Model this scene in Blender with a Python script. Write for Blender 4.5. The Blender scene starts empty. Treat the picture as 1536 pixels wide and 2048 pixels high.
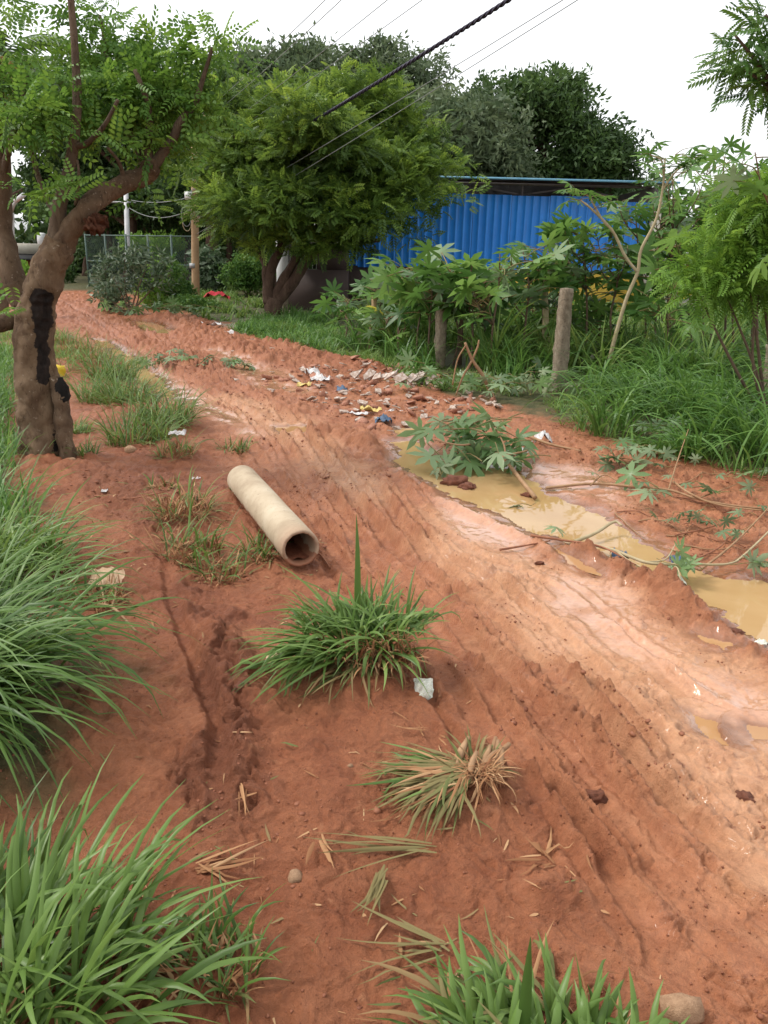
import bpy, math, random
import numpy as np
from mathutils import Matrix, Vector

# ------------------------------------------------------------------ camera, sky, sun, exposure
scene = bpy.context.scene
COL = scene.collection
FPX = 1600.0
CAM = Vector((0.0, 0.0, 1.65))
PITCH, ROLL = math.radians(18.1), math.radians(1.4)
ROT = (Matrix.Rotation(math.radians(90) - PITCH, 4, 'X') @ Matrix.Rotation(ROLL, 4, 'Z'))
cam_data = bpy.data.cameras.new('camera')
cam_data.sensor_fit = 'VERTICAL'
cam_data.sensor_height = 36.0
cam_data.sensor_width = 27.0
cam_data.lens = FPX / 2048.0 * 36.0
cam_data.clip_start = 0.05
cam_data.clip_end = 2000.0
cam = bpy.data.objects.new('camera', cam_data)
cam.matrix_world = Matrix.Translation(CAM) @ ROT
COL.objects.link(cam)
scene.camera = cam

SUN_ELEV, SUN_AZ = math.radians(52), math.radians(278)      # azimuth clockwise from +Y
world = bpy.data.worlds.new('World')
scene.world = world
world.use_nodes = True
wn, wl = world.node_tree.nodes, world.node_tree.links
wn.clear()
w_out = wn.new('ShaderNodeOutputWorld')
w_sky = wn.new('ShaderNodeTexSky')
w_sky.sky_type = 'NISHITA'
w_sky.sun_disc = False
w_sky.sun_elevation = SUN_ELEV
w_sky.sun_rotation = SUN_AZ
w_sky.dust_density = 4.0
w_hs = wn.new('ShaderNodeHueSaturation')
w_hs.inputs['Saturation'].default_value = 0.25
w_bg = wn.new('ShaderNodeBackground')
w_bg.inputs['Strength'].default_value = 0.06
w_cl = wn.new('ShaderNodeBackground')                         # the even white cloud layer
w_cl.inputs['Color'].default_value = (0.97, 0.985, 1.0, 1)
w_cl.inputs['Strength'].default_value = 0.66
w_add = wn.new('ShaderNodeAddShader')
wl.new(w_sky.outputs[0], w_hs.inputs['Color'])
wl.new(w_hs.outputs[0], w_bg.inputs['Color'])
wl.new(w_bg.outputs[0], w_add.inputs[0])
wl.new(w_cl.outputs[0], w_add.inputs[1])
wl.new(w_add.outputs[0], w_out.inputs['Surface'])

sun_data = bpy.data.lights.new('sun', 'SUN')
sun_data.energy = 1.5
sun_data.angle = math.radians(11)
sun_data.color = (1.0, 0.95, 0.87)
sun = bpy.data.objects.new('sun', sun_data)
sd = Vector((math.sin(SUN_AZ) * math.cos(SUN_ELEV), math.cos(SUN_AZ) * math.cos(SUN_ELEV), math.sin(SUN_ELEV)))
sun.rotation_euler = (-sd).to_track_quat('-Z', 'Y').to_euler()
sun.location = (0, 0, 30)
COL.objects.link(sun)

scene.view_settings.view_transform = 'Standard'
scene.view_settings.look = 'None'
scene.view_settings.exposure = 0.68
scene.view_settings.gamma = 1.0
scene.view_settings.use_curve_mapping = False
scene.render.engine = 'CYCLES'
scene.cycles.use_denoising = True
scene.cycles.max_bounces = 6
scene.cycles.diffuse_bounces = 3
scene.cycles.glossy_bounces = 2
scene.cycles.transmission_bounces = 3
scene.cycles.transparent_max_bounces = 4

rng = np.random.default_rng(7)
random.seed(7)

# ------------------------------------------------------------------ helpers: place, mesh, thing
R3 = np.array(ROT.to_3x3())
def ray(px, py):
    d = np.array([(px - 768.0) / FPX, -(py - 1024.0) / FPX, -1.0])
    return R3 @ d
def G(px, py, z=0.0):                                         # where the line of sight meets height z
    d = ray(px, py)
    t = (z - CAM.z) / d[2]
    return np.array([d[0] * t, d[1] * t, z])
def P(px, py, Y):                                             # point at distance Y ahead
    d = ray(px, py)
    t = Y / d[1]
    return np.array([d[0] * t, Y, CAM.z + d[2] * t])
def Gp(pts):
    return np.array([G(a, b)[:2] for a, b in pts])

def mesh_np(name, V, Fs, mats, midx=None, smooth=False):
    me = bpy.data.meshes.new(name)
    V = np.asarray(V, dtype=np.float32).reshape(-1, 3)
    if isinstance(Fs, np.ndarray):
        Fs = [Fs]
    Fs = [np.asarray(f, dtype=np.int32) for f in Fs if len(f)]
    idx = np.concatenate([f.ravel() for f in Fs])
    tot = np.concatenate([np.full(len(f), f.shape[1], dtype=np.int32) for f in Fs])
    start = np.concatenate([[0], np.cumsum(tot)[:-1]]).astype(np.int32)
    me.vertices.add(len(V)); me.vertices.foreach_set('co', V.ravel())
    me.loops.add(len(idx)); me.loops.foreach_set('vertex_index', idx)
    me.polygons.add(len(tot))
    me.polygons.foreach_set('loop_start', start)
    me.polygons.foreach_set('loop_total', tot)
    if not isinstance(mats, (list, tuple)):
        mats = [mats]
    for m in mats:
        me.materials.append(m)
    if midx is not None:
        me.polygons.foreach_set('material_index', np.asarray(midx, dtype=np.int32))
    if smooth:
        me.polygons.foreach_set('use_smooth', np.ones(len(tot), dtype=bool))
    me.update(calc_edges=True)
    return me

class MB:                                                     # collects pieces of ONE part
    def __init__(s):
        s.V, s.F, s.M, s.n = [], {}, {}, 0
    def add(s, V, F, m=0):
        V = np.asarray(V, dtype=float).reshape(-1, 3)
        F = np.asarray(F, dtype=int)
        k = F.shape[1]
        s.F.setdefault(k, []).append(F + s.n)
        s.M.setdefault(k, []).append(np.full(len(F), m))
        s.V.append(V); s.n += len(V)
        return s
    def mesh(s, name, mats, smooth=False):
        ks = list(s.F)
        return mesh_np(name, np.concatenate(s.V), [np.concatenate(s.F[k]) for k in ks], mats,
                       np.concatenate([np.concatenate(s.M[k]) for k in ks]), smooth)
    def obj(s, name, mats, parent=None, smooth=False, **kw):
        return obj(name, s.mesh(name, mats, smooth), parent, **kw)

def obj(name, me, parent=None, loc=None, rot=None, scale=None, label=None, cat=None, group=None, kind=None):
    o = bpy.data.objects.new(name, me)
    COL.objects.link(o)
    if parent is not None:
        o.parent = parent
    if loc is not None: o.location = loc
    if rot is not None: o.rotation_euler = rot
    if scale is not None: o.scale = (scale,) * 3 if np.isscalar(scale) else scale
    if label: o['label'] = label
    if cat: o['category'] = cat
    if group: o['group'] = group
    if kind: o['kind'] = kind
    return o
def thing(name, label, cat, loc=(0, 0, 0), rot=(0, 0, 0), group=None, kind=None):
    o = obj(name, None, None, loc, rot, None, label, cat, group, kind)
    o.empty_display_size = 0.1
    return o

BOXF = np.array([[0, 1, 3, 2], [4, 6, 7, 5], [0, 4, 5, 1], [2, 3, 7, 6], [0, 2, 6, 4], [1, 5, 7, 3]])
def box(c, s, rz=0.0, rx=0.0, ry=0.0):
    v = np.array([[x, y, z] for x in (-.5, .5) for y in (-.5, .5) for z in (-.5, .5)]) * np.array(s)
    M = np.array(Matrix.Rotation(rz, 3, 'Z') @ Matrix.Rotation(ry, 3, 'Y') @ Matrix.Rotation(rx, 3, 'X'))
    return v @ M.T + np.array(c), BOXF
def bar(a, b, w, h=None):                                     # square bar from a to b
    a, b = np.array(a, float), np.array(b, float)
    h = h or w
    d = b - a; L = np.linalg.norm(d); d /= L
    up = np.array([0, 0, 1.0]) if abs(d[2]) < .95 else np.array([1.0, 0, 0])
    s = np.cross(d, up); s /= np.linalg.norm(s); u = np.cross(s, d)
    v = [a * (1 - t) + b * t + s * w * .5 * i + u * h * .5 * j for t in (0, 1) for i in (-1, 1) for j in (-1, 1)]
    return np.array(v), BOXF

def spline(pts, n):                                           # Catmull-Rom resample of rows (any width)
    p = np.asarray(pts, float)
    p = np.vstack([2 * p[0] - p[1], p, 2 * p[-1] - p[-2]])
    m = len(p) - 3
    t = np.linspace(0, m, n); i = np.minimum(t.astype(int), m - 1); f = (t - i)[:, None]
    a, b, c, d = p[i], p[i + 1], p[i + 2], p[i + 3]
    return .5 * ((2 * b) + (c - a) * f + (2 * a - 5 * b + 4 * c - d) * f ** 2 + (3 * b - a - 3 * c + d) * f ** 3)

def tube(pts, rad, k=8, n=None, bump=0.0, cap=True, freq=9.0):
    pts = np.asarray(pts, float); rad = np.asarray(rad, float)
    if rad.ndim == 0: rad = np.full(len(pts), float(rad))
    if n:
        q = spline(np.column_stack([pts, rad]), n); pts, rad = q[:, :3], np.maximum(q[:, 3], 1e-4)
    m = len(pts)
    T = np.gradient(pts, axis=0); T /= np.linalg.norm(T, axis=1)[:, None] + 1e-9
    ref = np.array([0.31, 0.95, 0.05]) if abs(T[:, 2]).mean() > .6 else np.array([0, 0, 1.0])
    U = np.zeros_like(T); u = ref
    for i in range(m):
        u = u - T[i] * (u @ T[i]); u /= np.linalg.norm(u) + 1e-9; U[i] = u
    W = np.cross(T, U)
    a = np.arange(k) * 2 * math.pi / k
    ring = U[:, None] * np.cos(a)[None, :, None] + W[:, None] * np.sin(a)[None, :, None]
    r = rad[:, None] * np.ones((m, k))
    V = pts[:, None] + ring * r[..., None]
    if bump:
        nz = fbm3(V.reshape(-1, 3) * freq, 3).reshape(m, k)
        V = pts[:, None] + ring * (r * (1 + bump * nz))[..., None]
    i, j = np.meshgrid(np.arange(m - 1), np.arange(k), indexing='ij')
    jn = (j + 1) % k
    F = np.stack([i * k + j, i * k + jn, (i + 1) * k + jn, (i + 1) * k + j], -1).reshape(-1, 4)
    V = V.reshape(-1, 3)
    if cap:
        V = np.vstack([V, pts[0], pts[-1]])
        c0, c1 = m * k, m * k + 1
        jj = np.arange(k); jn = (jj + 1) % k
        F2 = np.concatenate([np.stack([jn, jj, np.full(k, c0), np.full(k, c0)], -1),
                             np.stack([(m - 1) * k + jj, (m - 1) * k + jn, np.full(k, c1), np.full(k, c1)], -1)])
        tri = F2[:, :3]
        return V, F, tri
    return V, F, None
def add_tube(mb, *a, m=0, **k):
    V, F, t = tube(*a, **k)
    n0 = mb.n
    mb.add(V, F, m)
    if t is not None:
        mb.F.setdefault(3, []).append(t + n0); mb.M.setdefault(3, []).append(np.full(len(t), m))
    return mb

# ------------------------------------------------------------------ noise (numpy)
_perm = np.random.default_rng(3).permutation(4096)
_perm = np.concatenate([_perm, _perm, _perm])
_g2 = np.random.default_rng(4).normal(size=(4096, 2)); _g2 /= np.linalg.norm(_g2, axis=1)[:, None]
_g3 = np.random.default_rng(5).normal(size=(4096, 3)); _g3 /= np.linalg.norm(_g3, axis=1)[:, None]
def perlin(x, y):
    xi, yi = np.floor(x).astype(np.int64), np.floor(y).astype(np.int64)
    fx, fy = x - xi, y - yi
    u, v = fx * fx * fx * (fx * (fx * 6 - 15) + 10), fy * fy * fy * (fy * (fy * 6 - 15) + 10)
    def g(ix, iy, dx, dy):
        h = _perm[_perm[ix & 4095] + (iy & 4095)]
        return _g2[h, 0] * dx + _g2[h, 1] * dy
    a = g(xi, yi, fx, fy); b = g(xi + 1, yi, fx - 1, fy)
    c = g(xi, yi + 1, fx, fy - 1); d = g(xi + 1, yi + 1, fx - 1, fy - 1)
    return (a + u * (b - a) + v * (c - a + u * (a - b - c + d))) * 1.5
def fbm(x, y, o=4, gain=.5):
    r, a, f = 0, 1.0, 1.0
    for i in range(o):
        r = r + a * perlin(x * f + 17.3 * i, y * f - 9.1 * i); a *= gain; f *= 2.03
    return r
def ridged(x, y, o=4, gain=.5):
    r, a, f = 0, 1.0, 1.0
    for i in range(o):
        r = r + a * (1 - 2 * np.abs(perlin(x * f + 5.7 * i, y * f + 3.3 * i))); a *= gain; f *= 2.07
    return r / 2
def billow(x, y, o=4, gain=.5):
    r, a, f = 0, 1.0, 1.0
    for i in range(o):
        r = r + a * (2 * np.abs(perlin(x * f - 2.7 * i, y * f + 8.3 * i)) - .4); a *= gain; f *= 2.05
    return r
def perlin3(p):
    pi = np.floor(p).astype(np.int64); f = p - pi
    w = f * f * f * (f * (f * 6 - 15) + 10)
    r = 0
    for dx in (0, 1):
        for dy in (0, 1):
            for dz in (0, 1):
                h = _perm[_perm[_perm[(pi[:, 0] + dx) & 4095] + ((pi[:, 1] + dy) & 4095)] + ((pi[:, 2] + dz) & 4095)]
                d = f - np.array([dx, dy, dz])
                ww = (w[:, 0] if dx else 1 - w[:, 0]) * (w[:, 1] if dy else 1 - w[:, 1]) * (w[:, 2] if dz else 1 - w[:, 2])
                r = r + ww * (_g3[h] * d).sum(1)
    return r * 1.5
def fbm3(p, o=3):
    r, a, f = 0, 1.0, 1.0
    for i in range(o):
        r = r + a * perlin3(p * f + 11.7 * i); a *= .5; f *= 2.1
    return r
def sstep(a, b, x):
    t = np.clip((x - a) / (b - a), 0, 1)
    return t * t * (3 - 2 * t)
def sdf_poly(x, y, poly):                                     # metres, negative inside
    d = np.full(x.shape, 1e9); ins = np.zeros(x.shape, bool)
    n = len(poly)
    for i in range(n):
        ax, ay = poly[i]; bx, by = poly[(i + 1) % n]
        ex, ey = bx - ax, by - ay
        wx, wy = x - ax, y - ay
        t = np.clip((wx * ex + wy * ey) / (ex * ex + ey * ey + 1e-12), 0, 1)
        d = np.minimum(d, (wx - ex * t) ** 2 + (wy - ey * t) ** 2)
        c = ((ay > y) != (by > y)) & (x < ex * (y - ay) / (ey + (1e-12 if ey >= 0 else -1e-12)) + ax)
        ins ^= c
    d = np.sqrt(d)
    return np.where(ins, -d, d)
def dist_line(x, y, line):                                    # distance, signed side and arc length along a polyline
    best = np.full(x.shape, 1e9); side = np.zeros(x.shape); arc = np.zeros(x.shape); s0 = 0.0
    for i in range(len(line) - 1):
        ax, ay = line[i]; bx, by = line[i + 1]
        ex, ey = bx - ax, by - ay; L = math.hypot(ex, ey)
        wx, wy = x - ax, y - ay
        t = np.clip((wx * ex + wy * ey) / (L * L + 1e-12), 0, 1)
        d = np.hypot(wx - ex * t, wy - ey * t)
        m = d < best
        best = np.where(m, d, best)
        side = np.where(m, np.sign(ex * wy - ey * wx), side)
        arc = np.where(m, s0 + t * L, arc)
        s0 += L
    return best, side, arc, s0

# ------------------------------------------------------------------ materials
def mat(name):
    m = bpy.data.materials.new(name); m.use_nodes = True
    n, l = m.node_tree.nodes, m.node_tree.links
    return m, n, l, n['Principled BSDF']
def ramp(n, cols):
    r = n.new('ShaderNodeValToRGB')
    e = r.color_ramp.elements
    while len(e) < len(cols): e.new(.5)
    for k, (p, c) in enumerate(cols):
        e[k].position = p; e[k].color = (*c, 1)
    return r
def noise(n, scale, detail=4, rough=.55, dist=0.0):
    t = n.new('ShaderNodeTexNoise')
    t.inputs['Scale'].default_value = scale; t.inputs['Detail'].default_value = detail
    t.inputs['Roughness'].default_value = rough; t.inputs['Distortion'].default_value = dist
    return t
def bump(n, l, b, src, strength=.4, dist=.01):
    k = n.new('ShaderNodeBump'); k.inputs['Strength'].default_value = strength; k.inputs['Distance'].default_value = dist
    l.new(src, k.inputs['Height']); l.new(k.outputs[0], b.inputs['Normal'])
    return k
def simple(name, cols, scale=8, rough=.7, bmp=.3, bdist=.005, detail=5, spec=.3, metallic=0.0):
    m, n, l, b = mat(name)
    tc = n.new('ShaderNodeTexCoord'); nz = noise(n, scale, detail, .6)
    l.new(tc.outputs['Object'], nz.inputs['Vector'])
    k = len(cols)
    r = ramp(n, [(.3 + .4 * i / max(1, k - 1), c) for i, c in enumerate(cols)])
    l.new(nz.outputs[0], r.inputs[0]); l.new(r.outputs[0], b.inputs['Base Color'])
    b.inputs['Roughness'].default_value = rough
    b.inputs['Specular IOR Level'].default_value = spec
    b.inputs['Metallic'].default_value = metallic
    if bmp:
        nz2 = noise(n, scale * 4, 4, .6); l.new(tc.outputs['Object'], nz2.inputs['Vector'])
        bump(n, l, b, nz2.outputs[0], bmp, bdist)
    return m
def leafmat(name, cols, trans=.35, rough=.45, per_object=False, spec=.35, big=0.0):
    """leaf colour varies from leaf to leaf; some light passes through the blade"""
    m, n, l, b = mat(name)
    if per_object:
        g = n.new('ShaderNodeObjectInfo'); src = g.outputs['Random']
    else:
        g = n.new('ShaderNodeNewGeometry'); src = g.outputs['Random Per Island']
    k = len(cols)
    r = ramp(n, [(i / (k - 1) if k > 1 else 0, c) for i, c in enumerate(cols)])
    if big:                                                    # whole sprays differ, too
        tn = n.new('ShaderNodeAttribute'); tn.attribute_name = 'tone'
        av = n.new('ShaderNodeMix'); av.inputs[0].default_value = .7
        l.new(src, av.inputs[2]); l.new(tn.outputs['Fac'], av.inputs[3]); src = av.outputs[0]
    l.new(src, r.inputs[0])
    l.new(r.outputs[0], b.inputs['Base Color'])
    b.inputs['Roughness'].default_value = rough
    b.inputs['Specular IOR Level'].default_value = spec
    t = n.new('ShaderNodeBsdfTranslucent')
    hs = n.new('ShaderNodeHueSaturation'); hs.inputs['Hue'].default_value = .485; hs.inputs['Value'].default_value = 1.25
    l.new(r.outputs[0], hs.inputs['Color']); l.new(hs.outputs[0], t.inputs['Color'])
    mxs = n.new('ShaderNodeMixShader'); mxs.inputs[0].default_value = trans
    l.new(b.outputs[0], mxs.inputs[1]); l.new(t.outputs[0], mxs.inputs[2])
    l.new(mxs.outputs[0], n['Material Output'].inputs['Surface'])
    return m

M = {}
M['grass'] = leafmat('grass_blade', [(.055, .11, .022), (.09, .165, .033), (.135, .225, .05), (.19, .285, .075)], .32, .40)
M['grass_blue'] = leafmat('grass_blade_cool', [(.045, .10, .018), (.072, .148, .027), (.105, .19, .038), (.15, .24, .055)], .3, .42)
M['grass_dark'] = leafmat('grass_blade_deep', [(.045, .115, .022), (.072, .165, .032), (.105, .22, .045), (.15, .275, .06)], .4, .42)
M['grass_weed'] = leafmat('grass_low', [(.06, .13, .022), (.105, .195, .034), (.155, .25, .05), (.21, .27, .075)], .35, .55)
M['grass_dry'] = leafmat('grass_dry', [(.20, .085, .04), (.30, .15, .07), (.40, .22, .11), (.5, .33, .18)], .15, .7, spec=.15)
M['grass_wilt'] = leafmat('grass_wilted', [(.10, .13, .04), (.15, .16, .055), (.22, .17, .075), (.29, .18, .085)], .2, .6, spec=.2)
M['leaf_light'] = leafmat('leaf_moringa', [(.045, .12, .02), (.085, .19, .028), (.14, .27, .04), (.21, .35, .06)], .42, .5, big=1.6)
M['leaf_mid'] = leafmat('leaf_spray', [(.035, .075, .016), (.07, .135, .024), (.14, .235, .036), (.25, .36, .055)], .42, .5, big=.8)
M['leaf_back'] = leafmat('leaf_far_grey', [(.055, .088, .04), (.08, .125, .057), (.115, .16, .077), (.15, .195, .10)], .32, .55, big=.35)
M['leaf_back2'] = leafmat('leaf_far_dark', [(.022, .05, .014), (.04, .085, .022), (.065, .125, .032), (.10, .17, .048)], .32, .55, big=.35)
M['leaf_bush'] = leafmat('leaf_bush', [(.03, .085, .015), (.055, .14, .025), (.10, .20, .035), (.15, .26, .05)], .3, .55, big=1.0)
M['leaf_grey'] = leafmat('leaf_droopy', [(.04, .08, .035), (.07, .12, .055), (.13, .18, .10), (.24, .30, .2)], .25, .4)
M['leaf_feather'] = leafmat('leaf_feathery', [(.09, .20, .025), (.15, .29, .04), (.22, .38, .06)], .45, .5, big=1.2)
M['castor'] = leafmat('castor_leaf', [(.045, .115, .024), (.075, .17, .034), (.115, .235, .05), (.17, .30, .07)], .42, .4, per_object=True)
M['castor_pale'] = leafmat('castor_leaf_underside', [(.11, .19, .09), (.17, .25, .13), (.21, .29, .15)], .3, .5, per_object=True)
M['castor_yellow'] = leafmat('castor_leaf_yellow', [(.42, .38, .03), (.5, .45, .05)], .3, .5, per_object=True)
M['castor_cut'] = leafmat('castor_leaf_cut', [(.09, .18, .055), (.14, .24, .085), (.20, .31, .14), (.27, .37, .21)], .4, .36, per_object=True)
M['castor_wilt'] = leafmat('castor_leaf_wilted', [(.09, .15, .07), (.16, .22, .11), (.23, .27, .15)], .25, .6, per_object=True)
M['petiole'] = simple('petiole', [(.13, .17, .05), (.24, .12, .06)], 20, .5, 0)
M['stem_pale'] = simple('stem_pale', [(.30, .24, .13), (.42, .35, .22)], 12, .7, .3)
M['stem_dark'] = simple('stem_dark', [(.09, .06, .04), (.17, .11, .07)], 12, .7, .3)
M['twig'] = simple('twig', [(.22, .12, .06), (.36, .22, .12)], 14, .75, .3)
M['twig_red'] = simple('twig_red', [(.20, .075, .04), (.30, .13, .07)], 14, .75, .3)
M['palm'] = leafmat('palm_frond', [(.04, .09, .02), (.07, .13, .03)], .2, .5)
M['palm_dry'] = leafmat('palm_frond_dry', [(.30, .22, .05), (.40, .28, .08)], .2, .6)

def bark(name, cols, scale, stretch=.25, strength=1.0, dist=.03, spots=None, char=False):
    m, n, l, b = mat(name)
    tc = n.new('ShaderNodeTexCoord'); mp = n.new('ShaderNodeMapping')
    mp.inputs['Scale'].default_value = (1, 1, stretch)
    l.new(tc.outputs['Object'], mp.inputs['Vector'])
    nz = noise(n, scale, 8, .65, .4); l.new(mp.outputs[0], nz.inputs['Vector'])
    k = len(cols)
    r = ramp(n, [(.28 + .44 * i / (k - 1), c) for i, c in enumerate(cols)])
    l.new(nz.outputs[0], r.inputs[0])
    col = r.outputs[0]
    if spots:
        sp = noise(n, scale * 7, 2, .5); l.new(tc.outputs['Object'], sp.inputs['Vector'])
        sr = ramp(n, [(.66, (0, 0, 0)), (.74, (1, 1, 1))]); l.new(sp.outputs[0], sr.inputs[0])
        mx = n.new('ShaderNodeMix'); mx.data_type = 'RGBA'
        l.new(sr.outputs[0], mx.inputs[0]); l.new(col, mx.inputs[6]); mx.inputs[7].default_value = (*spots, 1)
        col = mx.outputs[2]
    if char:                                                   # burnt wood where the hollow is, and the darkened root split
        at = n.new('ShaderNodeAttribute'); at.attribute_name = 'char'
        cz = noise(n, 14, 6, .7); l.new(tc.outputs['Object'], cz.inputs['Vector'])
        ma = n.new('ShaderNodeMath'); ma.operation = 'MULTIPLY_ADD'; ma.inputs[1].default_value = 1.3; l.new(cz.outputs[0], ma.inputs[0]); l.new(at.outputs['Fac'], ma.inputs[2])
        cr = ramp(n, [(.92, (0, 0, 0)), (1.0, (1, 1, 1))]); l.new(ma.outputs[0], cr.inputs[0])
        bk = ramp(n, [(.35, (.006, .005, .005)), (.7, (.05, .035, .028))]); l.new(nz.outputs[0], bk.inputs[0])
        mx = n.new('ShaderNodeMix'); mx.data_type = 'RGBA'
        l.new(cr.outputs[0], mx.inputs[0]); l.new(col, mx.inputs[6]); l.new(bk.outputs[0], mx.inputs[7]); col = mx.outputs[2]
    l.new(col, b.inputs['Base Color'])
    b.inputs['Roughness'].default_value = .85; b.inputs['Specular IOR Level'].default_value = .2
    nz2 = noise(n, scale * 4, 12, .78, .6); l.new(mp.outputs[0], nz2.inputs['Vector'])
    bump(n, l, b, nz2.outputs[0], strength, dist)
    fr = ramp(n, [(.34, (.35, .32, .30)), (.47, (1, 1, 1)), (.62, (1, 1, 1)), (.75, (1.0, .95, .9))]); l.new(nz2.outputs[0], fr.inputs[0])   # fissures between flakes, their shade put into the colour
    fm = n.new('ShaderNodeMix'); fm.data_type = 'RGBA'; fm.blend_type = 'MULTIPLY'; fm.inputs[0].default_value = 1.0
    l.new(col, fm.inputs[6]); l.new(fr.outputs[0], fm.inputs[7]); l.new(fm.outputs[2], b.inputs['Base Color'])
    return m
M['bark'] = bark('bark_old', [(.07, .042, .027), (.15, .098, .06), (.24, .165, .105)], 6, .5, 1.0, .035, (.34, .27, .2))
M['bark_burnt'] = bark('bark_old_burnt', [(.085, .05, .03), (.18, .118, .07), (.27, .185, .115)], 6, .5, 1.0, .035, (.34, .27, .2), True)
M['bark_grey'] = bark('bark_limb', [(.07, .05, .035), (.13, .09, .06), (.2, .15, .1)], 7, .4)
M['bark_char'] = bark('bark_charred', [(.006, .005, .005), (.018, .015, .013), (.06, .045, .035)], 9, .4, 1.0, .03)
M['bark_dark'] = bark('bark_shade', [(.05, .03, .022), (.10, .06, .042), (.15, .10, .07)], 6, .4)  # darker brown bark for the middle and far trees
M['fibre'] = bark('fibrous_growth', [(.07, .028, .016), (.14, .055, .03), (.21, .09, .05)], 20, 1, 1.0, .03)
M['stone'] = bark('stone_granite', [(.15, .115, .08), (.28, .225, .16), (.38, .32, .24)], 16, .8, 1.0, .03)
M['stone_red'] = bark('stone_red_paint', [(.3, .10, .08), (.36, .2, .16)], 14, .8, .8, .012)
M['concrete_pipe'] = None
M['concrete'] = simple('concrete_grey', [(.30, .29, .27), (.42, .41, .39)], 6, .8, .3)
M['cream'] = simple('plaster_cream', [(.5, .46, .38), (.6, .56, .47)], 3, .8, .2)
M['white'] = simple('plaster_white', [(.62, .63, .63), (.72, .73, .73)], 2, .8, .1)
M['brownwall'] = simple('wall_brown', [(.06, .042, .038), (.085, .06, .052)], 2, .7, .2)
M['dark'] = simple('dark_metal', [(.02, .02, .022), (.05, .05, .052)], 5, .6, 0)
M['yellow'] = simple('yellow_paint', [(.42, .27, .035), (.55, .36, .05)], 2.5, .6, .2)
M['steel'] = simple('galvanised', [(.22, .23, .23), (.34, .35, .35)], 10, .5, 0, metallic=.3)
M['truss'] = simple('truss_paint', [(.10, .09, .10), (.16, .15, .15)], 8, .6, 0)
M['pole'] = simple('pole_wood', [(.28, .185, .10), (.40, .27, .15)], 5, .8, .3)
M['polewhite'] = simple('pole_white', [(.50, .51, .52), (.62, .63, .64)], 5, .6, .1)
M['cable'] = simple('cable_black', [(.018, .016, .03), (.035, .03, .06)], 30, .45, 0)
M['wire'] = simple('wire_grey', [(.16, .18, .18), (.24, .25, .25)], 30, .5, 0)
M['fence'] = simple('fence_green', [(.05, .09, .075), (.09, .13, .11)], 20, .6, 0)
M['orange'] = simple('wall_orange', [(.34, .10, .04), (.42, .15, .06)], 4, .8, .2)
M['redcloth'] = simple('cloth_red', [(.28, .012, .02), (.42, .025, .04)], 6, .8, .4, .02)
M['plasticwhite'] = simple('plastic_white', [(.36, .28, .24), (.55, .53, .52), (.68, .68, .68)], 9, .4, .4, .01)
M['plasticblue'] = simple('plastic_blue', [(.03, .06, .12), (.10, .16, .24)], 12, .35, .4, .01)
M['plasticyellow'] = simple('plastic_yellow', [(.5, .36, .10), (.66, .52, .2)], 12, .4, .4, .01)
M['yellowbag'] = simple('plastic_yellow_bag', [(.6, .42, .03), (.72, .52, .05)], 12, .35, .3, .01)
M['paper'] = simple('paper_scrap', [(.42, .26, .15), (.62, .45, .3)], 14, .75, .3)
M['wrapper'] = simple('wrapper_print', [(.32, .36, .10), (.7, .7, .62), (.78, .78, .76)], 26, .35, .4, .01)
M['brick'] = simple('brick_fragment', [(.23, .085, .05), (.34, .15, .095), (.42, .24, .17)], 9, .8, .5, .01)
M['shard'] = simple('tile_shard', [(.22, .12, .08), (.38, .29, .23), (.56, .50, .46)], 7, .45, .2, .004)
M['rock'] = simple('rock', [(.26, .15, .085), (.40, .25, .15)], 8, .85, .6, .01)
M['crumb'] = simple('mud_crumb', [(.14, .046, .024), (.21, .075, .038), (.28, .115, .062)], 3, .6, 0)
M['darkclod'] = simple('mud_clod', [(.13, .045, .025), (.24, .085, .045)], 12, .6, .8, .01)

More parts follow.
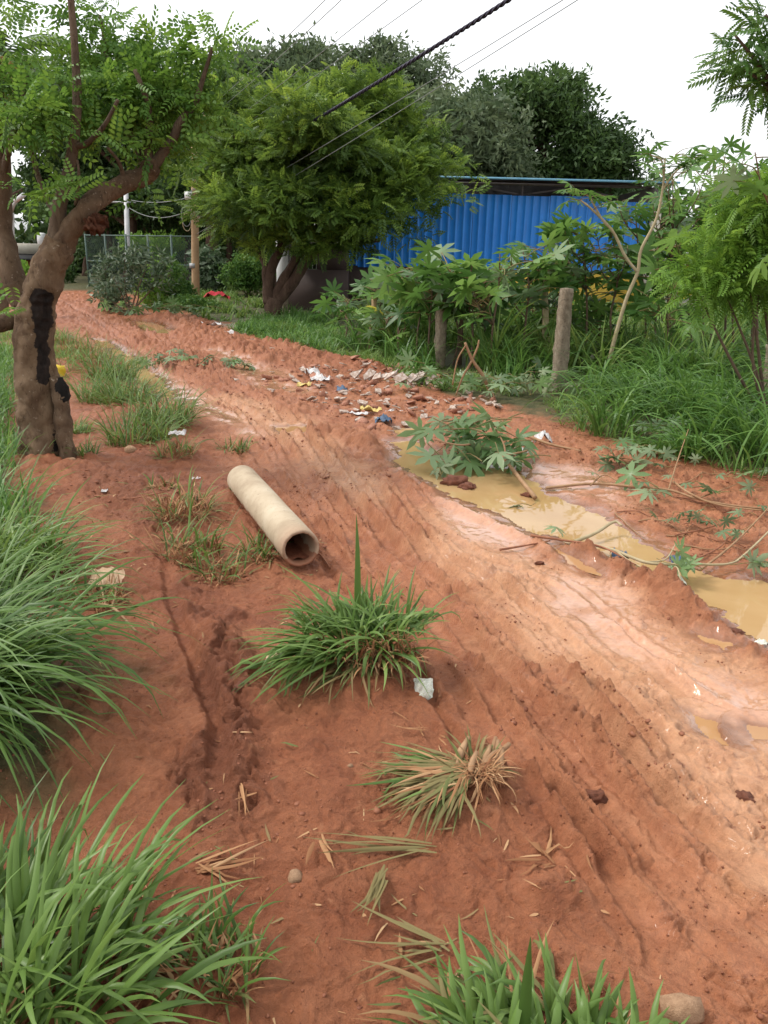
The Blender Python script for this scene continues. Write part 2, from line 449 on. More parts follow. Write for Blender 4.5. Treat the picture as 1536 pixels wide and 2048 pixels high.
def pipe_mat():
    m, n, l, b = mat('concrete_pipe')
    tc = n.new('ShaderNodeTexCoord')
    a = noise(n, 4, 6, .6); l.new(tc.outputs['Object'], a.inputs['Vector'])
    r = ramp(n, [(.3, (.27, .195, .125)), (.5, (.40, .315, .215)), (.7, (.48, .40, .29))]); l.new(a.outputs[0], r.inputs[0])
    # mud splash near the open end and low on the flanks
    sx = n.new('ShaderNodeSeparateXYZ'); l.new(tc.outputs['Object'], sx.inputs[0])
    mr = n.new('ShaderNodeMapRange'); mr.inputs[1].default_value = .16; mr.inputs[2].default_value = -.02
    l.new(sx.outputs['X'], mr.inputs[0])
    b2 = noise(n, 9, 5, .65); l.new(tc.outputs['Object'], b2.inputs['Vector'])
    mm = n.new('ShaderNodeMath'); mm.operation = 'MULTIPLY'; l.new(mr.outputs[0], mm.inputs[0]); l.new(b2.outputs[0], mm.inputs[1])
    mx = n.new('ShaderNodeMix'); mx.data_type = 'RGBA'
    l.new(mm.outputs[0], mx.inputs[0]); l.new(r.outputs[0], mx.inputs[6]); mx.inputs[7].default_value = (.26, .12, .065, 1)
    mz = n.new('ShaderNodeMapRange'); mz.inputs[1].default_value = .0; mz.inputs[2].default_value = -.10; l.new(sx.outputs['Z'], mz.inputs[0])
    my = n.new('ShaderNodeMath'); my.operation = 'MULTIPLY_ADD'; my.inputs[1].default_value = 1.3; l.new(b2.outputs[0], my.inputs[0]); l.new(mz.outputs[0], my.inputs[2])
    mq = ramp(n, [(.95, (0, 0, 0)), (1.0, (1, 1, 1))]); l.new(my.outputs[0], mq.inputs[0])
    mx3 = n.new('ShaderNodeMix'); mx3.data_type = 'RGBA'; l.new(mq.outputs[0], mx3.inputs[0]); l.new(mx.outputs[2], mx3.inputs[6]); mx3.inputs[7].default_value = (.25, .105, .055, 1)
    mx = mx3
    st = noise(n, 34, 8, .75); l.new(tc.outputs['Object'], st.inputs['Vector'])
    sr = ramp(n, [(.56, (0, 0, 0)), (.72, (.7, .7, .7))]); l.new(st.outputs[0], sr.inputs[0])
    mx2 = n.new('ShaderNodeMix'); mx2.data_type = 'RGBA'
    l.new(sr.outputs[0], mx2.inputs[0]); l.new(mx.outputs[2], mx2.inputs[6]); mx2.inputs[7].default_value = (.2, .13, .09, 1)
    l.new(mx2.outputs[2], b.inputs['Base Color'])
    b.inputs['Roughness'].default_value = .75
    bump(n, l, b, st.outputs[0], .35, .004)
    return m
M['concrete_pipe'] = pipe_mat()

def sheet_mat():
    m, n, l, b = mat('blue_sheet')
    tc = n.new('ShaderNodeTexCoord')
    a = noise(n, 1.2, 5, .6); l.new(tc.outputs['Object'], a.inputs['Vector'])
    r = ramp(n, [(.3, (.012, .19, .64)), (.7, (.02, .25, .76))]); l.new(a.outputs[0], r.inputs[0])
    mp = n.new('ShaderNodeMapping'); mp.inputs['Scale'].default_value = (1, 1, .12); l.new(tc.outputs['Object'], mp.inputs['Vector'])
    d = noise(n, 7, 6, .7); l.new(mp.outputs[0], d.inputs['Vector'])
    dr = ramp(n, [(.5, (0, 0, 0)), (.75, (.55, .55, .55))]); l.new(d.outputs[0], dr.inputs[0])
    mx = n.new('ShaderNodeMix'); mx.data_type = 'RGBA'; l.new(dr.outputs[0], mx.inputs[0]); l.new(r.outputs[0], mx.inputs[6]); mx.inputs[7].default_value = (.05, .12, .30, 1)   # rain streaks of dirt
    l.new(mx.outputs[2], b.inputs['Base Color']); b.inputs['Roughness'].default_value = .42
    return m
M['blue'] = sheet_mat()
M['bluetrim'] = simple('blue_roof_edge', [(.10, .28, .42), (.2, .4, .52)], 3, .4, 0)

def ground_mat():
    m, n, l, b = mat('red_mud')
    tc = n.new('ShaderNodeTexCoord')
    def attr(nm):
        a = n.new('ShaderNodeAttribute'); a.attribute_name = nm; return a.outputs['Fac']
    def mixc(f, a, c):
        x = n.new('ShaderNodeMix'); x.data_type = 'RGBA'
        l.new(f, x.inputs[0])
        if isinstance(a, tuple): x.inputs[6].default_value = (*a, 1)
        else: l.new(a, x.inputs[6])
        if isinstance(c, tuple): x.inputs[7].default_value = (*c, 1)
        else: l.new(c, x.inputs[7])
        return x.outputs[2]
    def nz(s, d=6, r=.6, di=0.0):
        t = noise(n, s, d, r, di); l.new(tc.outputs['Object'], t.inputs['Vector']); return t.outputs[0]
    n1, n2, n3, n4 = nz(1.3), nz(7, 6, .65), nz(46, 8, .72), nz(190, 4, .6)
    r1 = ramp(n, [(.3, (.185, .061, .030)), (.55, (.24, .087, .043)), (.75, (.30, .120, .063))]); l.new(n2, r1.inputs[0])
    r2 = ramp(n, [(.3, (.36, .18, .092)), (.7, (.48, .275, .15))]); l.new(n2, r2.inputs[0])
    rp = ramp(n, [(.42, (0, 0, 0)), (.66, (.75, .75, .75))]); l.new(n1, rp.inputs[0])
    c0 = mixc(rp.outputs[0], r1.outputs[0], (.31, .128, .066))
    rr_ = ramp(n, [(.3, (.25, .095, .047)), (.7, (.40, .185, .10))]); l.new(n2, rr_.inputs[0])
    c0 = mixc(attr('road'), c0, rr_.outputs[0])
    c = mixc(attr('slurry'), c0, r2.outputs[0])
    c = mixc(attr('film'), c, (.41, .215, .135))  # pale sky sheen of the wet mud, put into the base colour
    c = mixc(attr('loose'), c, (.13, .045, .024))
    # dark specks: torn red mud, plus the shade of tiny pits put into colour
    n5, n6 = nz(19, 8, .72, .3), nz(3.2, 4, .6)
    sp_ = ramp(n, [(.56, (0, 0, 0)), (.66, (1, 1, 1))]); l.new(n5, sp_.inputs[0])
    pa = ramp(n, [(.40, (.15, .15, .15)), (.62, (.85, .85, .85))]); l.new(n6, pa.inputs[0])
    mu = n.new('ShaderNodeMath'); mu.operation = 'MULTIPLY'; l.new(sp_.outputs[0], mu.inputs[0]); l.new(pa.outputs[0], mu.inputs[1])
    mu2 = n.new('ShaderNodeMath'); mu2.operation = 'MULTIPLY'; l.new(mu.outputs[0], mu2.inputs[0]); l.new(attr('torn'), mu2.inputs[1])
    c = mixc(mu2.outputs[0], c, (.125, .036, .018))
    lt_ = ramp(n, [(.60, (0, 0, 0)), (.72, (.6, .6, .6))]); n7 = nz(11, 7, .7, .5); l.new(n7, lt_.inputs[0])
    c = mixc(lt_.outputs[0], c, (.38, .175, .092))
    r3 = ramp(n, [(.35, (.035, .045, .016)), (.65, (.10, .085, .04))]); l.new(n2, r3.inputs[0])
    c = mixc(attr('green'), c, r3.outputs[0])
    r4 = ramp(n, [(.4, (.22, .19, .15)), (.7, (.36, .32, .27))]); l.new(n3, r4.inputs[0])
    c = mixc(attr('gravel'), c, r4.outputs[0])
    c = mixc(attr('damp'), c, (.15, .062, .03))
    hs = n.new('ShaderNodeHueSaturation')
    mr = n.new('ShaderNodeMapRange'); mr.inputs[1].default_value = .3; mr.inputs[2].default_value = .7
    mr.inputs[3].default_value = .92; mr.inputs[4].default_value = 1.32
    hs.inputs['Saturation'].default_value = 1.03
    l.new(n3, mr.inputs[0]); l.new(mr.outputs[0], hs.inputs['Value']); l.new(c, hs.inputs['Color'])
    l.new(hs.outputs[0], b.inputs['Base Color'])
    # wet film: low roughness where water stands in the mud
    wet = attr('wet')
    ro = n.new('ShaderNodeMapRange'); ro.inputs[3].default_value = .56; ro.inputs[4].default_value = .10
    l.new(wet, ro.inputs[0])
    ad = n.new('ShaderNodeMath'); ad.operation = 'MULTIPLY_ADD'; ad.inputs[1].default_value = .16; ad.inputs[2].default_value = -.09
    l.new(n2, ad.inputs[0])
    ad2 = n.new('ShaderNodeMath'); ad2.use_clamp = True; l.new(ro.outputs[0], ad2.inputs[0]); l.new(ad.outputs[0], ad2.inputs[1])
    l.new(ad2.outputs[0], b.inputs['Roughness'])
    b.inputs['IOR'].default_value = 1.45
    b.inputs['Specular IOR Level'].default_value = .3
    cw = n.new('ShaderNodeMapRange'); cw.inputs[1].default_value = .25; cw.inputs[2].default_value = .8; l.new(wet, cw.inputs[0])
    l.new(cw.outputs[0], b.inputs['Coat Weight']); b.inputs['Coat Roughness'].default_value = .06; b.inputs['Coat IOR'].default_value = 1.4
    # fine relief
    h = n.new('ShaderNodeMath'); h.operation = 'MULTIPLY_ADD'; h.inputs[1].default_value = .35
    l.new(n4, h.inputs[0]); l.new(n3, h.inputs[2])
    bs = n.new('ShaderNodeMapRange'); bs.inputs[3].default_value = .9; bs.inputs[4].default_value = .06
    l.new(wet, bs.inputs[0])
    k = bump(n, l, b, h.outputs[0], .5, .022); l.new(bs.outputs[0], k.inputs['Strength'])
    return m
M['mud'] = ground_mat()

def water_mat(name, c0, c1):
    m, n, l, b = mat(name)
    tc = n.new('ShaderNodeTexCoord')
    a = noise(n, 1.4, 4, .6, .6); l.new(tc.outputs['Object'], a.inputs['Vector'])
    r = ramp(n, [(.3, c0), (.7, c1)]); l.new(a.outputs[0], r.inputs[0])
    l.new(r.outputs[0], b.inputs['Base Color'])
    b.inputs['Roughness'].default_value = .025; b.inputs['IOR'].default_value = 1.33
    w = noise(n, 7, 2, .5); l.new(tc.outputs['Object'], w.inputs['Vector'])
    bump(n, l, b, w.outputs[0], .05, .01)
    return m
M['water'] = water_mat('muddy_water', (.36, .22, .095), (.44, .29, .14))
M['shallow'] = water_mat('shallow_muddy_water', (.36, .19, .085), (.43, .25, .12))

# ------------------------------------------------------------------ ground: one sheet with ruts, puddle hollows, churned mud
PUDDLES = [   # name, outline (photo pixels on the ground), water level, depth, label
 ('main', [(785, 878), (832, 872), (862, 905), (940, 925), (1010, 930), (1062, 948), (1095, 985), (1200, 1015), (1290, 1070), (1335, 1105), (1425, 1140), (1560, 1165), (1760, 1240), (1760, 1400), (1620, 1330), (1490, 1258), (1425, 1205), (1375, 1172), (1325, 1152), (1240, 1118), (1180, 1092), (1080, 1066), (1000, 1018), (900, 988), (812, 940)], -.028, .05),
 ('rut', [(210, 684), (250, 700), (300, 735), (350, 782), (362, 800), (325, 792), (280, 760), (240, 728)], -.02, .04),
 ('far', [(262, 640), (310, 643), (350, 662), (325, 670), (285, 657)], -.02, .04),
 ('small', [(548, 852), (612, 849), (628, 862), (560, 866)], -.012, .03),
 ('stones', [(776, 852), (832, 849), (838, 866), (798, 868)], -.028, .03),
 ('road', [(1380, 1418), (1432, 1436), (1498, 1492), (1442, 1484), (1398, 1452)], -.012, .03),
 ('streak', [(1092, 1080), (1145, 1106), (1205, 1146), (1192, 1153), (1130, 1122)], -.012, .02),
 ('bank', [(1392, 1262), (1464, 1282), (1450, 1297), (1402, 1280)], -.01, .02),
 ('edge', [(1500, 1450), (1560, 1450), (1570, 1480), (1510, 1475)], -.01, .02),
 ('path', [(182, 676), (214, 680), (238, 694), (200, 694)], -.015, .03),
]
PUD = [(n, Gp(p), w, d) for n, p, w, d in PUDDLES]
TRACKS = [    # polyline in photo pixels, half width m, depth m, tread depth m
 ([(120, 600), (190, 640), (300, 720), (420, 785), (530, 850), (590, 920), (650, 1000), (720, 1080), (810, 1150), (930, 1260), (1060, 1400), (1180, 1540), (1300, 1680), (1420, 1800), (1560, 1920)], .05, .036, .0),
 ([(250, 640), (400, 740), (520, 800), (600, 860), (660, 930), (720, 1010), (800, 1100), (880, 1160), (960, 1210), (1050, 1290), (1150, 1400), (1290, 1560), (1420, 1680), (1560, 1780)], .045, .038, .003),
 ([(560, 905), (620, 980), (690, 1060), (760, 1130), (860, 1240), (960, 1370), (1060, 1510), (1170, 1660), (1280, 1820), (1400, 2000)], .04, .028, .0),
 ([(740, 950), (790, 1030), (850, 1100), (900, 1140), (960, 1190), (1040, 1255), (1110, 1335), (1200, 1450), (1300, 1540)], .04, .030, .008),
 ([(700, 945), (760, 1015), (840, 1085), (960, 1140), (1080, 1230), (1200, 1350), (1330, 1480), (1480, 1600)], .035, .026, .0),
 ([(480, 870), (540, 940), (600, 1010), (660, 1090), (740, 1180), (850, 1290), (960, 1450), (1080, 1600)], .045, .022, .0),
 ([(640, 960), (690, 1030), (740, 1090), (830, 1170), (900, 1240), (1000, 1350), (1100, 1480), (1230, 1640), (1360, 1790), (1500, 1930)], .038, .03, .005),
 ([(780, 940), (860, 1040), (960, 1110), (1100, 1170), (1230, 1290), (1400, 1400), (1560, 1480)], .045, .014, .003),
 ([(325, 1100), (345, 1200), (375, 1300), (420, 1420), (440, 1540), (430, 1660)], .03, .010, .003),
 ([(1250, 1290), (1330, 1360), (1400, 1420), (1470, 1450)], .06, .03, .0),
]
TRK = [(np.array([*Gp(p)]), w, d, t) for p, w, d, t in TRACKS]
TRK = [(spline(p, 26), w, d, t) for p, w, d, t in TRK]
def offset(p, o):
    t = np.gradient(p, axis=0); t /= np.linalg.norm(t, axis=1)[:, None]
    return p + np.stack([-t[:, 1], t[:, 0]], -1) * o
TRK += [(offset(TRK[k][0], o), w, d, t) for k, o, w, d, t in ((0, -.11, .016, .016, 0), (1, .12, .018, .018, .004), (2, -.09, .014, .014, 0), (6, .085, .016, .016, 0), (3, .10, .018, .014, .004), (4, -.10, .014, .013, 0), (7, .12, .016, .010, 0), (5, -.13, .02, .013, 0))]
RIDGES = [    # raised churned mud: polyline, half width, height
 ([(1180, 1120), (1260, 1150), (1340, 1185), (1420, 1230), (1500, 1290), (1600, 1350)], .16, .075),
 ([(880, 1000), (980, 1040), (1080, 1085), (1170, 1110)], .07, .035),
 ([(640, 868), (700, 880), (760, 905)], .16, .07),
 ([(870, 965), (910, 952), (938, 968)], .07, .075),
 ([(430, 1290), (470, 1380), (510, 1440)], .13, .055),
 ([(280, 690), (380, 720), (470, 760)], .35, .07),
 ([(330, 640), (430, 680), (540, 730)], .45, .09),
 ([(560, 690), (650, 720), (760, 745)], .4, .08),
 ([(1080, 1790), (1110, 1800), (1140, 1790)], .05, .03),
 ([(530, 985), (580, 1050), (640, 1120)], .045, .03), ([(450, 1000), (500, 1070), (555, 1140)], .05, .028),
 ([(1130, 1440), (1200, 1560), (1300, 1660), (1400, 1750)], .05, .022),
]
RDG = [(spline(Gp(p), 14), w, h) for p, w, h in RIDGES]
MOUNDS = [(720, 1370, .34, .07), (905, 1600, .25, .04), (230, 1960, .4, .06), (20, 1480, .5, .10), (1060, 2060, .35, .06), (370, 1030, .35, .06),
          (360, 905, .5, .09), (290, 840, .8, .12), (90, 950, .8, .12), (480, 1000, .35, .05), (200, 740, 1.1, .16), (40, 1150, .6, .08)]
MND = [(*G(a, b)[:2], r, h) for a, b, r, h in MOUNDS]
ROAD = Gp([(60, 585), (150, 650), (200, 720), (330, 800), (440, 890), (560, 1010), (650, 1130), (780, 1190), (900, 1330), (1000, 1520), (1120, 1700), (1350, 2010), (1600, 2400),
           (3000, 1400), (1900, 1120), (1536, 985), (1250, 900), (1060, 830), (850, 785), (700, 745), (560, 690), (420, 640), (330, 610), (200, 583)])
SLURRY = Gp([(790, 1010), (900, 1010), (1020, 1060), (1130, 1110), (1230, 1180), (1330, 1240), (1420, 1310), (1600, 1390), (1650, 1900), (1420, 1690), (1300, 1560), (1170, 1400), (1040, 1260), (900, 1130)])
SLURRY2 = Gp([(400, 790), (520, 800), (620, 850), (740, 930), (800, 1010), (720, 1000), (620, 920), (480, 850)])
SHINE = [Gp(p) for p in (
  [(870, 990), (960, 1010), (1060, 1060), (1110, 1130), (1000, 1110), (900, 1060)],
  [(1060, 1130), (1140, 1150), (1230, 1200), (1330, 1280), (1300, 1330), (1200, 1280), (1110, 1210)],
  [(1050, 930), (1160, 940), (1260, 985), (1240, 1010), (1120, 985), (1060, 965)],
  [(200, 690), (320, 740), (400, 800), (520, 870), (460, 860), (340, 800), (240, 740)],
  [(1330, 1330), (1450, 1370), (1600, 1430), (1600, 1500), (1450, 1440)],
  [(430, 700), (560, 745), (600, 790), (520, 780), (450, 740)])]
LOOSE = Gp([(400, 1260), (470, 1240), (530, 1420), (530, 1480), (480, 1640), (400, 1700), (360, 1560), (390, 1420)])
HOLLOW = Gp([(180, 950), (330, 940), (430, 960), (420, 1060), (330, 1110), (400, 1200), (400, 1270), (340, 1250), (290, 1100), (200, 1020)])
GREEN = [Gp(p) for p in (
  [(480, 655), (560, 690), (640, 715), (760, 735), (860, 780), (1010, 810), (1130, 850), (1300, 900), (1420, 935), (1600, 965), (3000, 1150), (3000, 560), (800, 540), (560, 600)],
  [(410, 640), (540, 650), (560, 590), (560, 535), (160, 530), (180, 568), (300, 600)],
  [(-60, 600), (10, 660), (30, 900), (40, 1010), (100, 1100), (180, 1250), (220, 1450), (150, 1560), (-400, 1800), (-900, 1300), (-400, 640)])]
GRAVEL = Gp([(440, 650), (560, 622), (620, 604), (640, 612), (580, 632), (470, 668)])

def masks(x, y):
    q = fbm(x * 1.7, y * 1.7, 4)
    q2 = fbm(x * 6 + 40, y * 6, 3)
    road = sstep(.25, -.25, sdf_poly(x, y, ROAD) + .18 * q)
    sl = np.maximum(sstep(.18, -.22, sdf_poly(x, y, SLURRY) + .16 * q + .10 * q2), .75 * sstep(.2, -.2, sdf_poly(x, y, SLURRY2) + .2 * q + .08 * q2))
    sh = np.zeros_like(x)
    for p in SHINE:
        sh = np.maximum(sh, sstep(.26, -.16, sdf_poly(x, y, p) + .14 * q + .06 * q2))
    lo = sstep(.06, -.1, sdf_poly(x, y, LOOSE) + .10 * q + .05 * q2)
    lo = np.maximum(lo, .6 * sstep(.12, -.15, sdf_poly(x, y, HOLLOW) + .22 * q + .12 * q2))
    gr = np.zeros_like(x)
    for p in GREEN:
        gr = np.maximum(gr, sstep(.15, -.3, sdf_poly(x, y, p) + .2 * q + .1 * q2))
    far = sstep(26, 32, y)
    gr = np.maximum(gr, far * sstep(.0, .6, sdf_poly(x, y, ROAD)))
    gv = sstep(.2, -.3, sdf_poly(x, y, GRAVEL) + .25 * q)
    return road, sl, sh, lo, gr, gv, q, q2

def height(x, y, full=False):
    x = np.atleast_1d(np.asarray(x, float)); y = np.atleast_1d(np.asarray(y, float))
    road, sl, sh, lo, gr, gv, q, q2 = masks(x, y)
    near = sstep(60, 30, np.hypot(x, y))
    wx, wy = x + .05 * fbm(x * 9, y * 9, 2), y + .05 * fbm(x * 9 + 31, y * 9 - 7, 2)
    h = .035 * fbm(x * .55, y * .55, 3) + .012 * q
    for mx, my, r, a in MND:
        d2 = ((x - mx) ** 2 + (y - my) ** 2) / r ** 2
        h = h + a * np.exp(-d2 * 1.6) * (1 + .4 * q2)
    # churn: rough crumbs and lumps, strong in the far road and along the banks, weak in slurry and on the smooth verge
    lump = billow(wx * 3.1, wy * 3.1, 5, .55)
    crumb = ridged(wx * 11, wy * 11, 4, .6)
    farch = sstep(7.5, 11, y) * road
    patch = sstep(.0, .7, fbm(x * .9 + 9, y * .9, 3) + .1)
    rough = np.clip(.12 + .5 * patch * road + .9 * farch + .75 * lo + .12 * (1 - road), 0, 1.4)
    rough = rough * (1 - .6 * sl) * (1 - .96 * sh) * (1 - .5 * gr)
    fine = fbm(wx * 24, wy * 24, 3)
    spk = sstep(.25, .55, perlin(wx * 23 + 5, wy * 23)) * sstep(-.1, .5, q + .5 * q2)        # torn little crumbs
    h = h + rough * (.034 * lump + .024 * crumb) + (.004 + .014 * rough) * (1 - .9 * sh) * fine + .015 * spk * (1 - .95 * sh) * (.25 + .75 * road)
    # smeared plates of mud with torn, crisp edges
    f1 = fbm(wx * 2.6 + 7, wy * 2.6, 4, .6); f2 = fbm(wx * 7.5, wy * 7.5 + 3, 4, .6)
    plate = .013 * sstep(.08, .13, f1) - .010 * sstep(-.22, -.17, -np.abs(f1 + .3) ) + .008 * sstep(.12, .17, f2) - .009 * sstep(.42, .48, f2)
    h = h + plate * (.3 + .7 * road) * (1 - .85 * sh) * (1 - .6 * gr)
    # footprints and small pits
    pit = sstep(.42, .62, perlin(x * 5.3, y * 5.3)) * (1 - .8 * sh)
    h = h - .02 * pit * road
    for p, w, a in RDG:
        d, s, arc, L = dist_line(x, y, p)
        m = np.exp(-(d / w) ** 2 * 1.5)
        h = h + a * m * (.75 + .5 * lump + .35 * crumb)
    up, dn, inr, streak = np.zeros_like(h), np.zeros_like(h), np.zeros_like(h), np.zeros_like(h)
    for i, (p, w, dep, tr) in enumerate(TRK):
        mg = .85 if i == 1 else .25
        box_ = (x > p[:, 0].min() - mg) & (x < p[:, 0].max() + mg) & (y > p[:, 1].min() - mg) & (y < p[:, 1].max() + mg)
        if not box_.any(): continue
        xx, yy = x[box_], y[box_]
        d, s, arc, L = dist_line(xx, yy, p)
        d = np.abs(d + .012 * q[box_] + .008 * q2[box_])
        e = 1.25 * np.clip(.85 + .9 * fbm(arc * .8 + i * 7.7, arc * 0 + i + .37, 2), .25, 1.25) * sstep(0, .5, arc) * sstep(0, .5, L - arc)
        floor_ = sstep(w + .014, w - .016, d)
        rim = np.exp(-((d - w - .02) / .019) ** 2)
        tread = np.where(np.sin((arc + s * d * .6) * 2 * math.pi / .044) > .1, 1.0, 0.0)
        fl = -dep * e * floor_ * (1 + .3 * q2[box_]) + tr * floor_ * e * tread * sstep(-.2, .4, q[box_] + .3)
        up[box_] = np.maximum(up[box_], .6 * dep * e * rim * (.75 + .55 * crumb[box_] + .4 * q2[box_]))
        dn[box_] = np.minimum(dn[box_], fl); inr[box_] = np.maximum(inr[box_], floor_)
        if i == 1:                                             # smeared streaks that follow the wheels
            band = sstep(.75, .35, np.abs(s * d - .0)) * (1 - .8 * sh[box_])
            st = ridged(s * d * 13 + .4 * q[box_], arc * 1.1, 3, .55)
            streak[box_] = band * st
    h = h * (1 - .6 * inr) + dn + up * (1 - .8 * inr) + .011 * streak * (1 - .7 * inr)
    h = h * near
    h = np.where(gr > .6, np.maximum(h, -.02), h)
    wet = np.maximum(sh, np.maximum(.45 * sl, .28 * road)); damp = np.zeros_like(h)
    for nme, poly, lev, dep in PUD:
        mrg = 1.6
        b_ = (x > poly[:, 0].min() - mrg) & (x < poly[:, 0].max() + mrg) & (y > poly[:, 1].min() - mrg) & (y < poly[:, 1].max() + mrg)
        if not b_.any(): continue
        sc_ = 1.0 if nme in ('main', 'rut', 'far') else .45
        s = sdf_poly(x[b_], y[b_], poly) + sc_ * (.05 * q[b_] + .05 * q2[b_]) + .02 * lump[b_] * sc_
        inside = lev - dep * sstep(0, -.25 * sc_, s)
        outside = np.maximum(h[b_], lev + .003 + .10 * np.minimum(s, .12))
        t = sstep(0, .22 * sc_, s)
        edge = lev + .003 + np.maximum(s, 0) * .05 + .6 * np.maximum(h[b_] - lev, 0) * t
        h[b_] = np.where(s < 0, inside, np.where(s < .22 * sc_, np.maximum(edge * (1 - t) + outside * t, lev + .003), h[b_]))
        wet[b_] = np.maximum(wet[b_], .8 * sstep(.25 * sc_, 0, s)); damp[b_] = np.maximum(damp[b_], .75 * sstep(.16 * sc_, -.02, s + .03 * q2[b_]))
    wet = np.clip(wet * (.95 + .45 * q2) - np.clip(h - .03, 0, 1) * 8, 0, 1)
    if full:
        sl2 = np.clip(sl * (.85 + .35 * q2) - np.clip(h - .025, 0, 1) * 6, 0, 1)
        return h, dict(slurry=sl2, wet=wet, loose=np.clip(lo * .7 + .25 * pit, 0, 1), green=gr, gravel=gv, damp=damp, road=np.clip(.85 * road * (1 - gr) * (.8 + .3 * q) * (.35 + .65 * sstep(13, 6, y)), 0, 1), film=np.clip(np.maximum(.85 * sh, .38 * sl) * (.9 + .4 * q2) - np.clip(h - .03, 0, 1) * 6, 0, 1), torn=np.clip((.3 + .5 * road) * (1 - .75 * sh) * (1 - gr), 0, 1))  # small pits take some of the dark loose-soil tone too
    return h
def gz(x, y):
    return float(height(np.array([x]), np.array([y]))[0])
def GZ(px, py):                                               # pixel -> point on the relief
    p = G(px, py); p[2] = gz(p[0], p[1]); return p

def build_ground():
    Y = [.75]
    while Y[-1] < 46: Y.append(Y[-1] + .0014 + .0013 * Y[-1] ** 1.6)
    Y = np.concatenate([[-200, -60, -20, -6, -2, -.5, .3], np.array(Y), [50, 58, 70, 95, 140, 220, 360, 600, 1000]])
    nc = 610
    u = np.linspace(-1, 1, nc)
    extra = np.array([1.02, 1.05, 1.09, 1.14, 1.2, 1.28, 1.38, 1.5, 1.7, 2, 2.5, 3.5, 6, 14, 40, 120])
    u = np.concatenate([-extra[::-1], u, extra])
    half = np.where(Y < .5, 2.6, np.minimum(.53 * np.abs(Y) + .75, 30.0))
    X = half[:, None] * u[None, :]
    YY = np.repeat(Y[:, None], len(u), 1)
    x, y = X.ravel(), YY.ravel()
    h, at = height(x, y, True)
    nr, nk = len(Y), len(u)
    i, j = np.meshgrid(np.arange(nr - 1), np.arange(nk - 1), indexing='ij')
    a = i * nk + j
    F = np.stack([a, a + 1, a + nk + 1, a + nk], -1).reshape(-1, 4)
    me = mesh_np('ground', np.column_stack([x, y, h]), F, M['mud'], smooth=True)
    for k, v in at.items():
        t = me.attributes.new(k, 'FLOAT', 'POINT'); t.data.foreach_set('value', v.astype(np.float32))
    o = obj('ground', me, kind='structure', label='red mud road and verge with tyre ruts and churned soil')
    return o
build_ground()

PLABEL = {'main': 'long yellow muddy puddle beside the fallen castor branch', 'rut': 'narrow brown puddle in the wheel rut beyond the grass tufts',
  'far': 'greenish puddle near the leaf heap at the far end of the road', 'small': 'shallow puddle in the middle of the road left of the rubble',
  'stones': 'small pool between the rubble and the long puddle', 'road': 'shallow puddle in the tan slurry at the lower right',
  'streak': 'thin strip of water along the near side of the long puddle', 'bank': 'shallow pool below the churned bank at right',
  'edge': 'small puddle at the right edge of the slurry', 'tiny': 'tiny puddle on the shiny mud left of the long puddle', 'path': 'small puddle behind the old tree trunk'}
for nme, poly, lev, dep in PUD:
    c = poly.mean(0)
    q = []
    n = len(poly)
    for i in range(n):
        a, b, d = poly[i - 1], poly[i], poly[(i + 1) % n]
        t = d - a; nrm = np.array([t[1], -t[0]]); nrm /= np.linalg.norm(nrm) + 1e-9
        e = .10 if nme in ('main', 'rut', 'far') else .05
        if sdf_poly(np.array([b[0] + nrm[0] * .01]), np.array([b[1] + nrm[1] * .01]), poly)[0] < 0: nrm = -nrm
        q.append([*(b + nrm * e), lev])
    q = np.array(q)
    me = bpy.data.meshes.new('puddle')
    me.from_pydata([tuple(v) for v in q], [], [list(range(n))]); me.materials.append(M['water' if nme in ('main', 'rut', 'far', 'stones') else 'shallow'])
    if me.polygons[0].normal.z < 0: me.flip_normals()
    obj('puddle', me, kind='structure', label=PLABEL[nme])

# ------------------------------------------------------------------ grass
def blades(base, az, L, W, lean, droop, S=6, across=3, kink=0.15, twist=.4, r=None, fold=.22):
    """N curved blades: V (N, S+1, across, 3) and quads"""
    r = r or rng
    N = len(L)
    t = np.linspace(0, 1, S + 1)
    th = lean[:, None] + droop[:, None] * t[None] ** 1.35
    kp = r.uniform(.35, .8, N); ka = np.where(r.random(N) < kink, r.uniform(.6, 1.5, N), 0)
    th = th + ka[:, None] * sstep(kp[:, None] - .05, kp[:, None] + .08, t[None])
    th = np.minimum(th, 2.9)
    a2 = az[:, None] + (r.normal(0, .25, N)[:, None]) * t[None] ** 1.5
    d = np.stack([np.sin(th) * np.cos(a2), np.sin(th) * np.sin(a2), np.cos(th)], -1)
    seg = (L / S)[:, None, None]
    c = base[:, None] + np.concatenate([np.zeros((N, 1, 3)), np.cumsum((d[:, 1:] + d[:, :-1]) / 2 * seg, 1)], 1)
    side = np.stack([-np.sin(a2), np.cos(a2), np.zeros_like(a2)], -1)
    nrm = np.cross(d, side)
    tw = r.normal(0, twist, N)[:, None] * (.3 + t[None])
    sd = side * np.cos(tw)[..., None] + nrm * np.sin(tw)[..., None]
    nn = np.cross(sd, d)
    w = W[:, None] * (np.minimum(1, .45 + 2.2 * t) * np.clip(1 - t ** 2.6, .03, 1))[None] * .5
    if across == 3:
        V = np.stack([c - sd * w[..., None] + nn * (w * fold)[..., None] * -1 * -1, c - nn * (w * fold)[..., None], c + sd * w[..., None] + nn * (w * fold)[..., None]], 2)
    else:
        V = np.stack([c - sd * w[..., None], c + sd * w[..., None]], 2)
    return V
def blade_faces(N, S, across):
    i, s, k = np.meshgrid(np.arange(N), np.arange(S), np.arange(across - 1), indexing='ij')
    a = (i * (S + 1) + s) * across + k
    return np.stack([a, a + 1, a + across + 1, a + across], -1).reshape(-1, 4)
